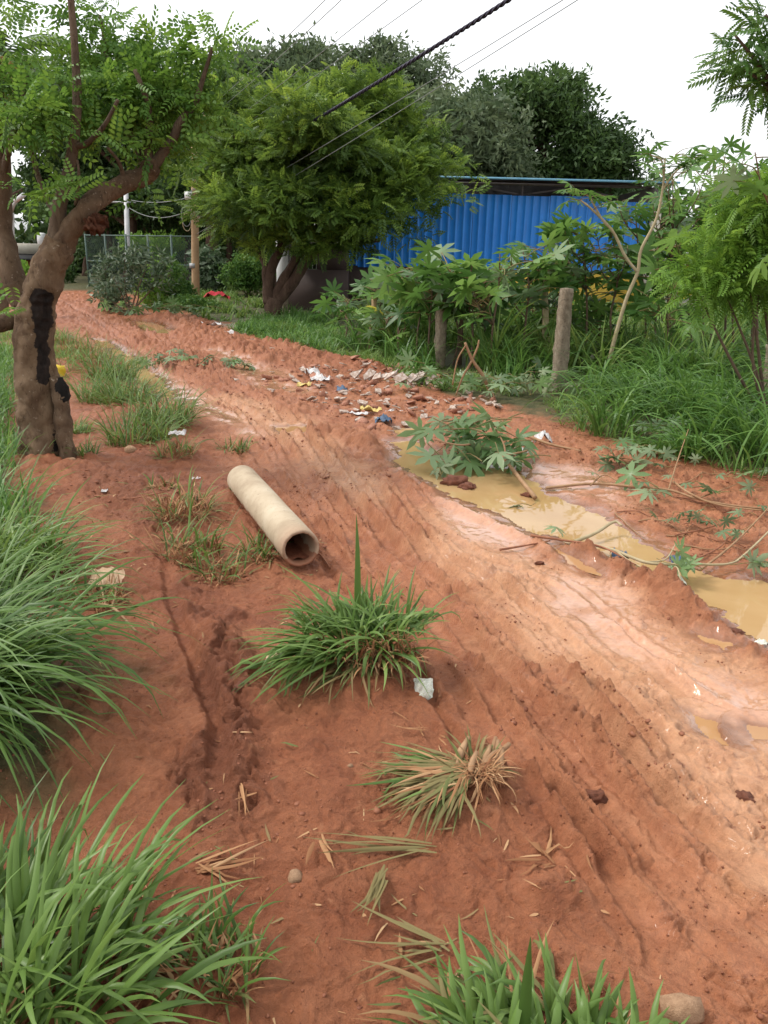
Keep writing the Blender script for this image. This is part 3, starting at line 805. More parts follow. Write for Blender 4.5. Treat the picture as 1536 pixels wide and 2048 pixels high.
def clamp_ground(V, z0, amount=.004):
    z = V[..., 2]; V[..., 2] = np.where(z < z0, z0 + amount + (z0 - z) * .02, z)
    return V

def grass_group(c, n, az, spread, L, W, lean, droop, rad, S=6, across=3, kink=.25, rr=(1, 1), r=None, outward=.5, zofs=0.0):
    r = r or rng
    a = np.radians(r.normal(az, spread, n))
    ra = rad * np.sqrt(r.random(n)); pa = r.random(n) * 2 * math.pi
    off = np.stack([ra * np.cos(pa) * rr[0], ra * np.sin(pa) * rr[1], np.zeros(n)], -1)
    if outward:                                                # blades lean away from the middle
        oa = np.arctan2(off[:, 1], off[:, 0]); w = outward * (ra / max(rad, 1e-6))
        a = np.arctan2((1 - w) * np.sin(a) + w * np.sin(oa), (1 - w) * np.cos(a) + w * np.cos(oa))
    b = np.array(c)[None] + off; b[:, 2] += zofs
    return blades(b, a, r.uniform(*L, n), r.uniform(*W, n), np.radians(r.uniform(*lean, n)), np.radians(r.uniform(*droop, n)), S, across, kink, r=r)

def clump(name, label, cat, at, groups, parts=0, group=None, seed=1, clampz=True):
    """a grass clump: its largest blades are parts, the rest one part of many"""
    r = np.random.default_rng(seed)
    p = np.array(at); root = thing(name, label, cat, tuple(p), group=group)
    rest = {}
    left = parts
    for g in groups:
        g = dict(g); mname = g.pop('m'); pn = g.pop('part', 'blades'); off = np.array(g.pop('off', (0, 0, 0)))
        V = grass_group(off, r=r, **g)
        V = V + p
        V[..., 2] -= .012
        if clampz:
            z = height(V[..., 0].ravel(), V[..., 1].ravel()).reshape(V.shape[:-1]) + .006
            t = np.linspace(0, 1, V.shape[1])[None, :, None]
            V[..., 2] = np.where((V[..., 2] < z) & (t > .15), z + .003 + .006 * r.random((V.shape[0], 1, 1)), V[..., 2])
        V = V - p
        N, S1, ac, _ = V.shape
        if left and mname != 'grass_dry':
            area = np.linalg.norm(V[:, -1, 0] - V[:, 0, 0], axis=1)
            order = np.argsort(-area)[:min(left, N)]
            left -= len(order)
            F = blade_faces(1, S1 - 1, ac)
            for k in order:
                obj('blade', mesh_np('blade', V[k].reshape(-1, 3), F, M[mname], smooth=True), root)
            keep = np.ones(N, bool); keep[order] = False; V = V[keep]; N = len(V)
        if N:
            rest.setdefault((pn, mname), MB()).add(V.reshape(-1, 3), blade_faces(N, S1 - 1, ac))
    for (pn, mname), mb in rest.items():
        mb.obj(pn, M[mname], root, smooth=True, kind='stuff')
    return root

def grp(m, n, az, spread, L, W, lean, droop, rad, **k):
    return dict(m=m, n=n, az=az, spread=spread, L=L, W=W, lean=lean, droop=droop, rad=rad, **k)

# foreground clumps
clump('grass_clump', 'leafy grass clump with dry stubble base in the middle, beside a crumpled wrapper', 'grass clump', GZ(712, 1350), [
  grp('grass', 95, 195, 34, (.12, .38), (.012, .022), (25, 75), (30, 85), .15, rr=(1.2, .8), zofs=.08, outward=.15, kink=.3),
  grp('grass', 80, 130, 34, (.10, .28), (.012, .022), (20, 65), (30, 85), .15, rr=(1.2, .7), off=(-.05, .05, 0), zofs=.08, outward=.2, kink=.3),
  grp('grass', 110, 15, 42, (.07, .25), (.011, .020), (15, 70), (25, 90), .15, rr=(1.2, .7), off=(.10, .04, 0), zofs=.10, outward=.25, kink=.35),
  grp('grass', 50, 80, 40, (.10, .28), (.011, .019), (2, 30), (10, 60), .15, off=(.07, .07, 0), zofs=.08, kink=.2),
  grp('grass', 75, 222, 14, (.25, .44), (.010, .019), (50, 85), (22, 50), .10, off=(-.10, -.05, 0), zofs=.06, outward=.1),
  grp('grass', 6, 165, 16, (.38, .5), (.014, .022), (25, 55), (30, 75), .10, zofs=.08, kink=0, outward=.1),
  grp('grass', 1, 95, 3, (.46, .46), (.028, .028), (2, 3), (12, 14), .01, zofs=.1, kink=0, off=(.0, .1, 0), outward=0),
  grp('grass', 24, 300, 22, (.18, .3), (.011, .018), (40, 75), (30, 70), .08, off=(.12, -.05, 0), zofs=.06, outward=.1),
  grp('grass_wilt', 110, 225, 40, (.12, .34), (.008, .015), (60, 90), (15, 45), .14, outward=.2),
  grp('grass_dry', 340, 268, 40, (.07, .20), (.005, .013), (5, 55), (0, 70), .15, S=4, part='dry_stubble', off=(.07, -.06, 0), rr=(1.3, .5), outward=.2, zofs=.02),
], parts=70, seed=11)

clump('grass_clump', 'cut bright green grass clump at the bottom left corner with dry straw under it', 'grass clump', GZ(70, 2020), [
  grp('grass', 110, 60, 50, (.22, .46), (.013, .026), (8, 45), (20, 75), .22, zofs=.04),
  grp('grass', 90, 20, 50, (.16, .33), (.013, .025), (30, 75), (30, 80), .24, off=(.06, -.02, 0), zofs=.06),
  grp('grass', 90, 170, 60, (.22, .42), (.012, .022), (10, 55), (30, 80), .24, off=(-.15, .02, 0)),
  grp('grass', 70, 280, 50, (.2, .34), (.012, .022), (30, 75), (30, 80), .22, off=(-.03, -.08, 0), zofs=.05),
  grp('grass_wilt', 60, 320, 60, (.15, .30), (.008, .016), (50, 85), (20, 60), .22),
  grp('grass_dry', 220, 300, 70, (.07, .2), (.006, .013), (10, 75), (0, 60), .24, S=4, part='dry_straw', off=(.07, -.09, 0)),
], parts=80, seed=12)

clump('grass_clump', 'big arching blue green grass clump leaning over the path from the left edge', 'grass clump', GZ(-110, 1440), [
  grp('grass_blue', 230, 5, 45, (.55, .95), (.013, .023), (5, 45), (80, 135), .28, S=8, zofs=.02, kink=.06),
  grp('grass_blue', 180, -50, 45, (.45, .85), (.013, .023), (5, 50), (80, 135), .30, S=8, kink=.06, off=(-.05, -.12, 0)),
  grp('grass', 80, 60, 50, (.5, .8), (.012, .021), (5, 40), (60, 120), .26, S=8, kink=.06, off=(.05, .15, 0)),
  grp('grass_blue', 180, 200, 80, (.4, .8), (.010, .018), (5, 50), (60, 110), .3, S=7, off=(-.3, 0, 0)),
  grp('grass_dry', 70, 330, 60, (.1, .25), (.006, .012), (40, 85), (0, 40), .3, S=4, part='dry_straw'),
], parts=80, seed=13)

clump('grass_clump', 'light green grass clump leaning out behind the big arching clump on the left', 'grass clump', GZ(5, 1180), [
  grp('grass', 170, 10, 60, (.35, .62), (.010, .019), (8, 50), (50, 100), .28, S=7),
  grp('grass', 120, 150, 90, (.3, .6), (.010, .018), (5, 50), (40, 100), .3, S=7, off=(-.1, 0, 0)),
  grp('grass_wilt', 40, 320, 60, (.15, .35), (.008, .014), (50, 85), (20, 60), .3),
], parts=30, seed=14)

clump('grass_clump', 'broad bladed grass clump cut off by the bottom edge of the picture', 'grass clump', GZ(1070, 2150), [
  grp('grass', 60, 85, 35, (.12, .21), (.015, .026), (5, 45), (15, 70), .15, rr=(1.6, .6), off=(.05, 0, 0), kink=.3),
  grp('grass', 50, 150, 25, (.14, .26), (.014, .026), (35, 75), (25, 70), .13, off=(-.06, 0, 0), outward=.2),
  grp('grass', 36, 40, 30, (.10, .18), (.014, .024), (15, 50), (15, 60), .10, off=(.10, 0, 0)),
  grp('grass', 1, 100, 3, (.29, .29), (.03, .03), (3, 4), (8, 9), .01, off=(-.03, .02, 0), kink=0),
  grp('grass', 50, 260, 50, (.15, .25), (.014, .024), (20, 60), (20, 60), .17),
  grp('grass_wilt', 50, 150, 40, (.12, .28), (.010, .018), (50, 88), (5, 40), .2),
  grp('grass_dry', 60, 120, 80, (.1, .2), (.006, .012), (40, 85), (0, 30), .2, S=4, part='dry_straw'),
], parts=60, seed=15)

# the uprooted clump: root knob up right, stalks thrown to the left
up = clump('uprooted_grass', 'uprooted dying grass clump with tan roots lying on bare soil', 'grass clump', GZ(930, 1585), [
  grp('grass_wilt', 55, 186, 26, (.2, .36), (.008, .016), (82, 96), (0, 14), .05, off=(-.02, .02, .05), kink=.5, outward=.05),
  grp('grass_wilt', 36, 240, 26, (.18, .34), (.008, .016), (82, 96), (0, 14), .05, off=(-.02, -.02, .05), kink=.5, outward=.05),
  grp('grass', 28, 180, 16, (.15, .3), (.010, .017), (80, 95), (0, 14), .06, off=(-.06, .03, .04), outward=.05),
  grp('grass_wilt', 26, 90, 35, (.08, .16), (.007, .013), (20, 70), (10, 60), .05, off=(.03, .06, .02)),
  grp('grass_dry', 70, 210, 24, (.14, .30), (.006, .013), (76, 95), (0, 15), .06, outward=.05, S=5, part='dry_stalks', off=(0, 0, .04)),
  grp('grass_dry', 130, 300, 80, (.05, .13), (.003, .007), (30, 95), (20, 90), .05, S=5, part='roots', off=(.05, -.01, .06)),
], parts=50, seed=16)
mb = MB()
for k in range(9):
    a = rng.uniform(-.5, .5); p0 = np.array([rng.uniform(-.03, .1), rng.uniform(-.05, .06), .02]); p1 = p0 + np.array([.10 * math.cos(1.2 + a), .12 * math.sin(1.2 + a), .05])
    add_tube(mb, [p0, (p0 + p1) / 2 + rng.normal(0, .008, 3), p1], [.010, .014, .007], k=6, n=6, bump=.4, freq=40)
mb.obj('root_knob', M['twig'], up, smooth=True)

# loose wilted grass near it
def straw(name, label, at, az, n, L, seed, mname='grass_wilt', spread=14, W=(.007, .014)):
    return clump(name, label, 'grass', at, [grp(mname, n, az, spread, L, W, (80, 92), (-6, 10), .03, kink=.1, off=(0, 0, .03), part='blades', outward=.1)], seed=seed, parts=min(n, 12))
straw('wilted_grass', 'twisted bundle of wilted grass pointing to the bottom of the picture', GZ(770, 1760), 255, 12, (.1, .18), 21, spread=12)
straw('wilted_grass', 'long wilted blades stretched below the uprooted clump', GZ(860, 1712), 190, 7, (.22, .42), 22, spread=10)
straw('wilted_grass', 'thin dark blades lying right of the crumpled wrapper', GZ(850, 1480), 170, 8, (.07, .12), 23, 'grass_dry', W=(.002, .005), spread=25)
straw('wilted_grass', 'dry stalk lying left of the wilted bundle', GZ(630, 1690), 275, 3, (.08, .14), 24, 'grass_dry', W=(.010, .016))
straw('wilted_grass', 'pair of long dry stalks on the loosened soil at left', GZ(480, 1590), 285, 4, (.14, .2), 25, 'grass_dry', W=(.005, .009), spread=6)
straw('wilted_grass', 'dry straw bits right of the uprooted clump', GZ(1090, 1720), 140, 7, (.06, .12), 26, 'grass_dry', spread=40)
straw('wilted_grass', 'flat wilted blades beside the bottom clump', GZ(880, 1900), 165, 9, (.12, .25), 27, spread=25)
straw('wilted_grass', 'dry blades on the soil at the right edge of the bottom left clump', GZ(400, 1765), 20, 10, (.08, .2), 28, 'grass_dry', spread=50)

# stubble tufts and tufts along the verge (centre left)
def tuft(px, py, label, s=1.0, dry=.5, green=.6, seed=0, name='grass_tuft', h=1.0, m='grass'):
    g = []
    if green: g.append(grp(m, int(120 * green * s), 60, 110, (.14 * s * h, .34 * s * h), (.007, .014), (5, 55), (20, 85), .16 * s, S=5))
    if dry:
        g.append(grp('grass_dry', int(110 * dry * s), 280, 110, (.06 * s * h, .18 * s * h), (.006, .012), (5, 60), (0, 50), .16 * s, S=4, part='dry_stubble'))
        g.append(grp('grass_wilt', int(40 * dry * s), 270, 110, (.08 * s, .22 * s), (.006, .012), (40, 88), (0, 50), .18 * s, S=4, part='cut_blades'))
    return clump(name, label, 'grass tuft', GZ(px, py), g, seed=seed, group='grass tufts along the left verge')
TUFTS = [
 (365, 1045, 'cut brown stubble tuft between the tree and the pipe', 1.15, 1.3, .3), (375, 1115, 'flattened pale green cut grass below the brown stubble tuft', 1.1, .9, .35),
 (350, 925, 'muddy grass tuft with a white scrap, right of the tree', .9, .9, .4), (470, 905, 'thin grass tuft just behind the far end of the pipe', .7, .5, .5),
 (280, 890, 'lowest of the green grass tufts right of the tree trunk', 1.56, .4, 1.3), (330, 860, 'green tuft at the edge of the road right of the tree', 1.56, .4, 1.3),
 (265, 825, 'dense green tuft in the middle of the verge row', 1.69, .4, 1.3), (205, 800, 'green tuft near the split trunk foot', 1.56, .3, 1.2),
 (225, 765, 'green tuft by the narrow brown puddle', 1.82, .3, 1.4), (185, 745, 'yellowing tuft behind the trunk', 1.4, .9, .6),
 (160, 715, 'tall straw coloured tuft beyond the trunk', 1.7, 1.5, .4), (125, 690, 'straw tuft close behind the charred bark', 1.6, 1.2, .5),
 (490, 1010, 'small stubble tuft leaning on the pipe flank', .5, .8, .15), (520, 1115, 'cut grass tuft beside the near half of the pipe', .75, .8, .5),
 (440, 1150, 'low stubble tuft left of the open pipe end', .8, 1.0, .25), (200, 1215, 'broken dry stalk tuft at the tip of the arching clump', .7, 1.4, .1),
 (150, 870, 'short weed tuft at the foot of the split trunk', .8, .1, .9), (165, 930, 'small weed tuft right of the trunk base', .7, .2, .6),
 (440, 1960, 'small tuft at the right side of the bottom left clump', .6, 1.0, .9), (330, 990, 'trampled tuft in the muddy hollow', .6, .8, .15), (100, 930, 'young weed with long leaves in front of the tree trunk', .8, 0, .35)]
for i, (px, py, lb, s, d, g) in enumerate(TUFTS):
    tuft(px, py, lb, s, d, g, seed=50 + i)

# grass on the far left bank behind the clumps
def meadow(name, label, pts, n, L, W, lean, droop, mname, seed, S=5, az=None, spread=180, across=2, patchy=0.0, tufts=None):
    r = np.random.default_rng(seed)
    poly = Gp(pts) if not isinstance(pts, np.ndarray) else pts
    lo, hi = poly.min(0), poly.max(0)
    B = np.zeros((0, 2))
    while len(B) < n:
        c = r.uniform(lo, hi, (n * 3, 2))
        if tufts:
            tc = r.uniform(lo, hi, (tufts, 2)); c = tc[r.integers(0, tufts, n * 3)] + r.normal(0, .11, (n * 3, 2))
        ok = sdf_poly(c[:, 0], c[:, 1], poly) < .05 * r.normal(size=len(c))
        if patchy: ok &= fbm(c[:, 0] * 1.3, c[:, 1] * 1.3, 3) > patchy * r.random(len(c)) - .3
        B = np.vstack([B, c[ok]])
    B = B[:n]
    z = height(B[:, 0], B[:, 1]) - .01
    base = np.column_stack([B, z])
    a = np.radians(r.uniform(-180, 180, n) if az is None else r.normal(az, spread, n))
    sz = .75 + .5 * fbm(B[:, 0] * .8 + 3, B[:, 1] * .8, 2)
    V = blades(base, a, r.uniform(*L, n) * sz, r.uniform(*W, n), np.radians(r.uniform(*lean, n)), np.radians(r.uniform(*droop, n)), S, across, .12, r=r)
    V[..., 2] = np.maximum(V[..., 2], z[:, None, None] + .01)
    return obj(name, mesh_np(name, V.reshape(-1, 3), blade_faces(n, S, across), M[mname], smooth=True), kind='stuff', label=label)

meadow('grass', 'dense grass on the left bank behind the old tree', [(-40, 690), (20, 700), (25, 880), (30, 1000), (70, 1060), (60, 1120), (-60, 1120), (-200, 900)], 3800, (.25, .6), (.008, .015), (5, 45), (30, 100), 'grass_dark', 31)
meadow('grass', 'low straw coloured grass beyond the trunk on the left verge', [(0, 640), (100, 655), (150, 690), (200, 750), (120, 770), (0, 760), (-60, 690)], 2600, (.12, .3), (.008, .016), (5, 50), (20, 70), 'grass_weed', 32)
# right bank: tall arching grass
meadow('tall_grass', 'tall arching dark green grass covering the right bank', [(1155, 850), (1210, 885), (1300, 920), (1400, 945), (1540, 965), (1900, 1040), (2100, 880), (1700, 760), (1400, 735), (1200, 760), (1160, 800)], 6500, (.6, 1.15), (.016, .027), (4, 40), (60, 130), 'grass_dark', 33, S=6, az=230, spread=75, tufts=240)
meadow('tall_grass', 'tall grass behind the stone posts on the right', [(690, 700), (860, 760), (1000, 770), (1090, 765), (1250, 775), (1500, 800), (2000, 860), (1900, 640), (1300, 645), (900, 640), (720, 650)], 11000, (.6, 1.2), (.018, .03), (4, 35), (40, 120), 'grass_dark', 34, S=5, tufts=480)
meadow('tall_weeds', 'rank bright weeds between the castor stems', [(700, 690), (860, 735), (1000, 755), (1200, 765), (1500, 790), (1900, 830), (1900, 650), (1300, 655), (900, 650), (720, 660)], 7000, (.7, 1.5), (.025, .045), (2, 30), (30, 100), 'grass_weed', 44, S=4, tufts=380)
meadow('short_grass', 'short grass along the right edge of the road', [(480, 655), (560, 688), (640, 712), (740, 735), (850, 775), (1000, 790), (1090, 800), (1150, 860), (1300, 905), (1420, 938), (1540, 962), (1540, 930), (1300, 880), (1170, 800), (1080, 770), (860, 730), (700, 680), (560, 650)], 9000, (.08, .28), (.008, .017), (5, 60), (20, 100), 'grass_weed', 35, S=4, tufts=600)
meadow('short_grass', 'grass clearing behind the wooden pole', [(400, 640), (470, 648), (560, 630), (640, 600), (640, 575), (400, 560), (330, 590)], 6000, (.15, .45), (.025, .05), (5, 50), (20, 90), 'grass_weed', 36, S=3, tufts=300)
meadow('short_grass', 'grass under the spreading tree in the middle', [(450, 660), (545, 690), (660, 715), (720, 690), (640, 630), (520, 632)], 4500, (.15, .4), (.015, .028), (5, 50), (20, 90), 'grass_dark', 37, S=4, tufts=250)

# ------------------------------------------------------------------ foliage tools
def inst(tv, tf, pos, Rm, sc):
    """many copies of a small leaf template in one array"""
    N, k = len(pos), len(tv)
    V = np.einsum('nij,kj->nki', Rm, tv) * np.asarray(sc)[:, None, None] + np.asarray(pos)[:, None]
    F = (tf[None] + (np.arange(N) * k)[:, None, None]).reshape(-1, tf.shape[1])
    return V.reshape(-1, 3), F
def frames(d, roll, r):
    """rotation matrices whose x axis is d, z axis as upright as possible, then rolled"""
    d = d / (np.linalg.norm(d, axis=1)[:, None] + 1e-9)
    up = np.tile([0, 0, 1.0], (len(d), 1)); up[np.abs(d[:, 2]) > .97] = [1, 0, 0]
    y = np.cross(up, d); y /= np.linalg.norm(y, axis=1)[:, None] + 1e-9
    z = np.cross(d, y)
    a = r.normal(0, roll, len(d))[:, None]
    y2 = y * np.cos(a) + z * np.sin(a); z2 = np.cross(d, y2)
    return np.stack([d, y2, z2], -1)
def pinnate(pairs, ll, lw, droop=.25, six=True, sub=False, start=.15):
    """compound leaf of length 1 along +x, leaflets in pairs"""
    V, F = [], []
    t = np.linspace(start, 1, pairs)
    for i, s in enumerate(t):
        c = np.array([s, 0, -droop * s * s])
        for sd in (-1, 1):
            ang = sd * (1.15 - .35 * s)
            d = np.array([math.cos(ang), math.sin(ang), -.25]); n = np.array([-d[1], d[0], 0])
            L = ll * (1 - .45 * abs(s - .5)); w = lw * (1 - .3 * abs(s - .5))
            b = len(V)
            if six:
                V += [c + d * .02, c + d * L * .35 + n * w * .5 , c + d * L * .75 + n * w * .42, c + d * L + np.array([0, 0, -.06]), c + d * L * .75 - n * w * .42, c + d * L * .35 - n * w * .5]
                F.append([b, b + 1, b + 2, b + 3, b + 4, b + 5])
            else:
                V += [c, c + d * L * .5 + n * w * .5, c + d * L + np.array([0, 0, -.05]), c + d * L * .5 - n * w * .5]
                F.append([b, b + 1, b + 2, b + 3])
    return np.array(V), np.array(F)
def leafclump(n, size, w, r, spread=1.0):
    """a little bunch of simple leaves"""
    V, F = [], []
    for i in range(n):
        d = r.normal(size=3) * np.array([1, 1, .6]) * spread; d /= np.linalg.norm(d); d[2] -= .25
        c = r.normal(0, .35, 3)
        s = np.cross(d, r.normal(size=3)); s /= np.linalg.norm(s)
        b = len(V)
        V += [c, c + d * size * .5 + s * w, c + d * size, c + d * size * .5 - s * w]
        F.append([b, b + 1, b + 2, b + 3])
    return np.array(V), np.array(F)
def blob_points(blobs, r, shell=.55, sub=None):
    """points in ellipsoids (cx,cy,cz,rx,ry,rz,n), crowded towards the surface; returns points and outward directions"""
    P_, D_, T_ = [], [], []
    for cx, cy, cz, rx, ry, rz, n in blobs:
        d = r.normal(size=(int(n), 3)); d /= np.linalg.norm(d, axis=1)[:, None]
        rad = r.random(int(n)) ** (1 / 3.0) * (1 - shell) + shell * (1 - .35 * r.random(int(n)) ** 2)
        rad *= 1 + .22 * fbm3(d * 2.1 + cx, 2)
        if sub:                                                # leaves stand in sprays with gaps between them
            m = max(3, int(n / sub[0])); cd = r.normal(size=(m, 3)); cd /= np.linalg.norm(cd, axis=1)[:, None]
            cd[:, 2] = np.where(cd[:, 2] < -.3, -cd[:, 2] * r.random(m), cd[:, 2]); cr = shell + (1 - shell) * r.random(m) ** .6
            cc = np.array([cx, cy, cz]) + cd * (cr * (1 + .2 * fbm3(cd * 2.1 + cx, 2)))[:, None] * np.array([rx, ry, rz])
            w = r.integers(0, m, int(n)); loc = r.normal(size=(int(n), 3)) * np.array([1, 1, .5]) * sub[1] * r.uniform(.6, 1.3, m)[w][:, None]
            tone = np.clip(r.normal(.42, .3, m) + .22 * cd[:, 2], 0, 1)  # upper sprays paler: young growth, and sunlit tops put into the colour
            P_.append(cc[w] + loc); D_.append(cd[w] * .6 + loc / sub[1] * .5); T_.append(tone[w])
        else:
            P_.append(np.array([cx, cy, cz]) + d * rad[:, None] * np.array([rx, ry, rz])); D_.append(d); T_.append(r.random(int(n)))
    return np.concatenate(P_), np.concatenate(D_), np.concatenate(T_)
def pxblob(px, py, rx, ry, Y, n, dy=None):
    """an ellipsoid given by where it is seen and how far it stands"""
    c = P(px, py, Y); s = Y / FPX * 1.04
    return (*c, rx * s, (dy if dy else (rx + ry) / 2 * s), ry * s, n)
def crown(name, blobs, templates, mname, parent, size, r, up=.35, roll=.5, shell=.55, kind=None, out=1.0, jitter=.7, minz=None, sub=None):
    pos, dr, tone = blob_points(blobs, r, shell, sub)
    if minz is not None:
        k = pos[:, 2] > minz; pos, dr, tone = pos[k], dr[k], tone[k]
    d = dr * out + r.normal(0, jitter, dr.shape) + np.array([0, 0, up])
    Rm = frames(d, roll, r)
    mb = MB(); tn = []; which = r.integers(0, len(templates), len(pos))
    o = np.array(parent.location) if parent else np.zeros(3)
    for k, (tv, tf) in enumerate(templates):
        m = which == k
        if m.any():
            V, F = inst(tv, tf, pos[m] - o, Rm[m], r.uniform(*size, m.sum())); mb.add(V, F); tn.append(np.repeat(tone[m], len(tv)))
    ob = mb.obj(name, M[mname], parent, kind=kind)
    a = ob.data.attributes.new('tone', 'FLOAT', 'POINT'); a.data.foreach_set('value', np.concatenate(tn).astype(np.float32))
    return ob
def limb(name, pts, rad, parent, mname, k=10, n=None, bmp=.12, freq=6.0):
    o = np.array(parent.location)
    mb = MB(); add_tube(mb, np.asarray(pts, float) - o, rad, k=k, n=n or len(pts) * 6, bump=bmp, freq=freq)
    return mb.obj(name, M[mname], parent, smooth=True)
def PP(rows, Y):                                               # (px,py,width px[,dY]) -> points and radii
    pts, rad = [], []
    for q in rows:
        yy = Y + (q[3] if len(q) > 3 else 0)
        pts.append(P(q[0], q[1], yy)); rad.append(q[2] * .5 * yy / FPX * 1.02)
    return np.array(pts), np.array(rad)

# ------------------------------------------------------------------ old pollarded tree at the left
r = np.random.default_rng(101)
YT = float(GZ(95, 935)[1]) + .12
tb = GZ(95, 935)
old = thing('pollarded_tree', 'old knobbly tree with charred hollow trunk and pruned limbs at the left', 'tree', tuple(tb))
p, w = PP([(97, 955, 112), (92, 900, 100), (82, 840, 88), (76, 780, 80), (70, 700, 74), (70, 640, 70), (80, 590, 62), (95, 545, 62), (112, 505, 64), (120, 480, 52)], YT)
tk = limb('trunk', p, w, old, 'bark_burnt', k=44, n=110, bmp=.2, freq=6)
co = np.empty(len(tk.data.vertices) * 3); tk.data.vertices.foreach_get('co', co); co = co.reshape(-1, 3)
cl_ = np.array([P(a_, b_, YT - .14) for a_, b_ in ((92, 755), (96, 710), (95, 670), (91, 630), (84, 605))] + [P(a_, b_, YT - .16) for a_, b_ in ((103, 775), (109, 830), (115, 880), (119, 930))]) - np.array(old.location)  # second run darkens and dents the split beside the buttress
rad_ = np.array([.05, .065, .07, .075, .07, .035, .035, .035, .03]); cl2 = spline(np.column_stack([cl_[:5], rad_[:5]]), 30); cl3 = spline(np.column_stack([cl_[5:], rad_[5:]]), 30); cc_ = np.vstack([cl2, cl3])
dd_ = (np.linalg.norm(co[:, None] - cc_[None, :, :3], axis=2) / cc_[None, :, 3]).min(1)
ch_ = sstep(1.9, .6, dd_); co -= (np.array([.1, -.9, 0]) * .035)[None] * ch_[:, None] * (.5 + fbm3(co * 25, 2))[:, None]
tk.data.vertices.foreach_set('co', co.ravel())
at_ = tk.data.attributes.new('char', 'FLOAT', 'POINT'); at_.data.foreach_set('value', ch_.astype(np.float32))
p, w = PP([(138, 940, 38, -.1), (133, 890, 34, -.1), (126, 840, 32, -.1), (118, 790, 30, -.08), (110, 755, 24, -.05)], YT)
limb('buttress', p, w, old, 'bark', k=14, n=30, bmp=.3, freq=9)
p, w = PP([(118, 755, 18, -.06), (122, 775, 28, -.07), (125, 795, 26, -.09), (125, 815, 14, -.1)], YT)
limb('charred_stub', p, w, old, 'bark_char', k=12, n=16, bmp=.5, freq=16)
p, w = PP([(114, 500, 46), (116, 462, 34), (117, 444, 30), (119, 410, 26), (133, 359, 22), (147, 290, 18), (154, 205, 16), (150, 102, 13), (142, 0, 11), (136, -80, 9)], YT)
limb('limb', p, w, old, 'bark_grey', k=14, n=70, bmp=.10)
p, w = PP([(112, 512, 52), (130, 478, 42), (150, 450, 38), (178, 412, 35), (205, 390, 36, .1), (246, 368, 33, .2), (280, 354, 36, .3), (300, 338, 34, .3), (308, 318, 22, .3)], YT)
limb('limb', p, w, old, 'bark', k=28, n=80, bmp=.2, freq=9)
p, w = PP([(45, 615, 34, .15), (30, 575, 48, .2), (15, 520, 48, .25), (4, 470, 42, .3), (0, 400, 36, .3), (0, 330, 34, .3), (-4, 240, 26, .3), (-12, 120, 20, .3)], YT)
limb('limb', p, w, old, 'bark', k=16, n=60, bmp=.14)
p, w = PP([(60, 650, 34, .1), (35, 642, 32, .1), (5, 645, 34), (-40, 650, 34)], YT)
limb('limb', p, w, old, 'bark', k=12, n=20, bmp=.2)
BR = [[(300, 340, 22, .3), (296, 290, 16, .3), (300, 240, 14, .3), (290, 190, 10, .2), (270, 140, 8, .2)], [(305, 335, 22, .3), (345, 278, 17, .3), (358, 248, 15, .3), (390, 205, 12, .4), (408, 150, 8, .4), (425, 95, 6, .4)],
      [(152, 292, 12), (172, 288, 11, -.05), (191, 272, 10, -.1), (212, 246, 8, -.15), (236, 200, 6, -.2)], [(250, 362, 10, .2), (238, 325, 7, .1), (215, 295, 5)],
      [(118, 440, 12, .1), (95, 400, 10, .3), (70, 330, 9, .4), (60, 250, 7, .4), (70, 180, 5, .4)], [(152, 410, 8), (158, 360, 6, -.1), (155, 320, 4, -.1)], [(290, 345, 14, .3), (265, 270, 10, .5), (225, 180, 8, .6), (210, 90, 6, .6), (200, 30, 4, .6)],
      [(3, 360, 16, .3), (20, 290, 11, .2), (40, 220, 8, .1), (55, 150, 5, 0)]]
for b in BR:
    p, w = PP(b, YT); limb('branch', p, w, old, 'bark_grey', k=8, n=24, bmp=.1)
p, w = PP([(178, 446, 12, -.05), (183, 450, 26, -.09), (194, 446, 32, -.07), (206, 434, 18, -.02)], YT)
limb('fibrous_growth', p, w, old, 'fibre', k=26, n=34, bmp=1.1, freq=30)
for a, b, c in ((40, 700, 8), (60, 815, 7), (98, 842, 6), (50, 870, 6), (80, 690, 7)):
    p, w = PP([(a, b, c * 1.3, -.15), (a, b + 2, c, -.22)], YT)
    pass
TL = [pinnate(6, .27, .13, .3), pinnate(5, .29, .14, .5), pinnate(7, .25, .115, .15)]
bl = [pxblob(100, 230, 70, 35, YT + .1, 90), pxblob(60, 240, 45, 25, YT - .3, 45), pxblob(200, 205, 70, 40, YT + .3, 90), pxblob(250, 195, 80, 45, YT + .4, 110), pxblob(320, 230, 60, 60, YT + .5, 130),
      pxblob(335, 320, 45, 45, YT + .4, 70), pxblob(260, 130, 80, 40, YT + .7, 90), pxblob(330, 150, 80, 50, YT + .7, 110), pxblob(190, 105, 45, 38, YT + .7, 26), pxblob(215, 40, 60, 28, YT + .7, 35),
      pxblob(400, 120, 38, 45, YT + .5, 36), pxblob(425, 65, 42, 38, YT + .5, 20), pxblob(450, 100, 22, 40, YT + .5, 10), pxblob(15, 160, 45, 80, YT + .4, 75), pxblob(10, 40, 50, 45, YT + .5, 32), pxblob(25, 265, 35, 25, YT + .1, 26),
      pxblob(118, 395, 30, 14, YT - .4, 9), pxblob(62, 375, 30, 14, YT - .2, 7), pxblob(160, 375, 22, 14, YT - .4, 6), pxblob(245, 255, 55, 30, YT + .5, 40), pxblob(380, 230, 40, 55, YT + .6, 60), pxblob(105, 130, 40, 30, YT + .6, 16),
      pxblob(4, 568, 10, 12, YT - .5, 3), pxblob(-4, 640, 10, 24, YT - .6, 4), pxblob(315, 390, 20, 10, YT + .3, 4), pxblob(150, 10, 60, 20, YT + .6, 10), pxblob(210, 290, 20, 30, YT - .1, 10)]
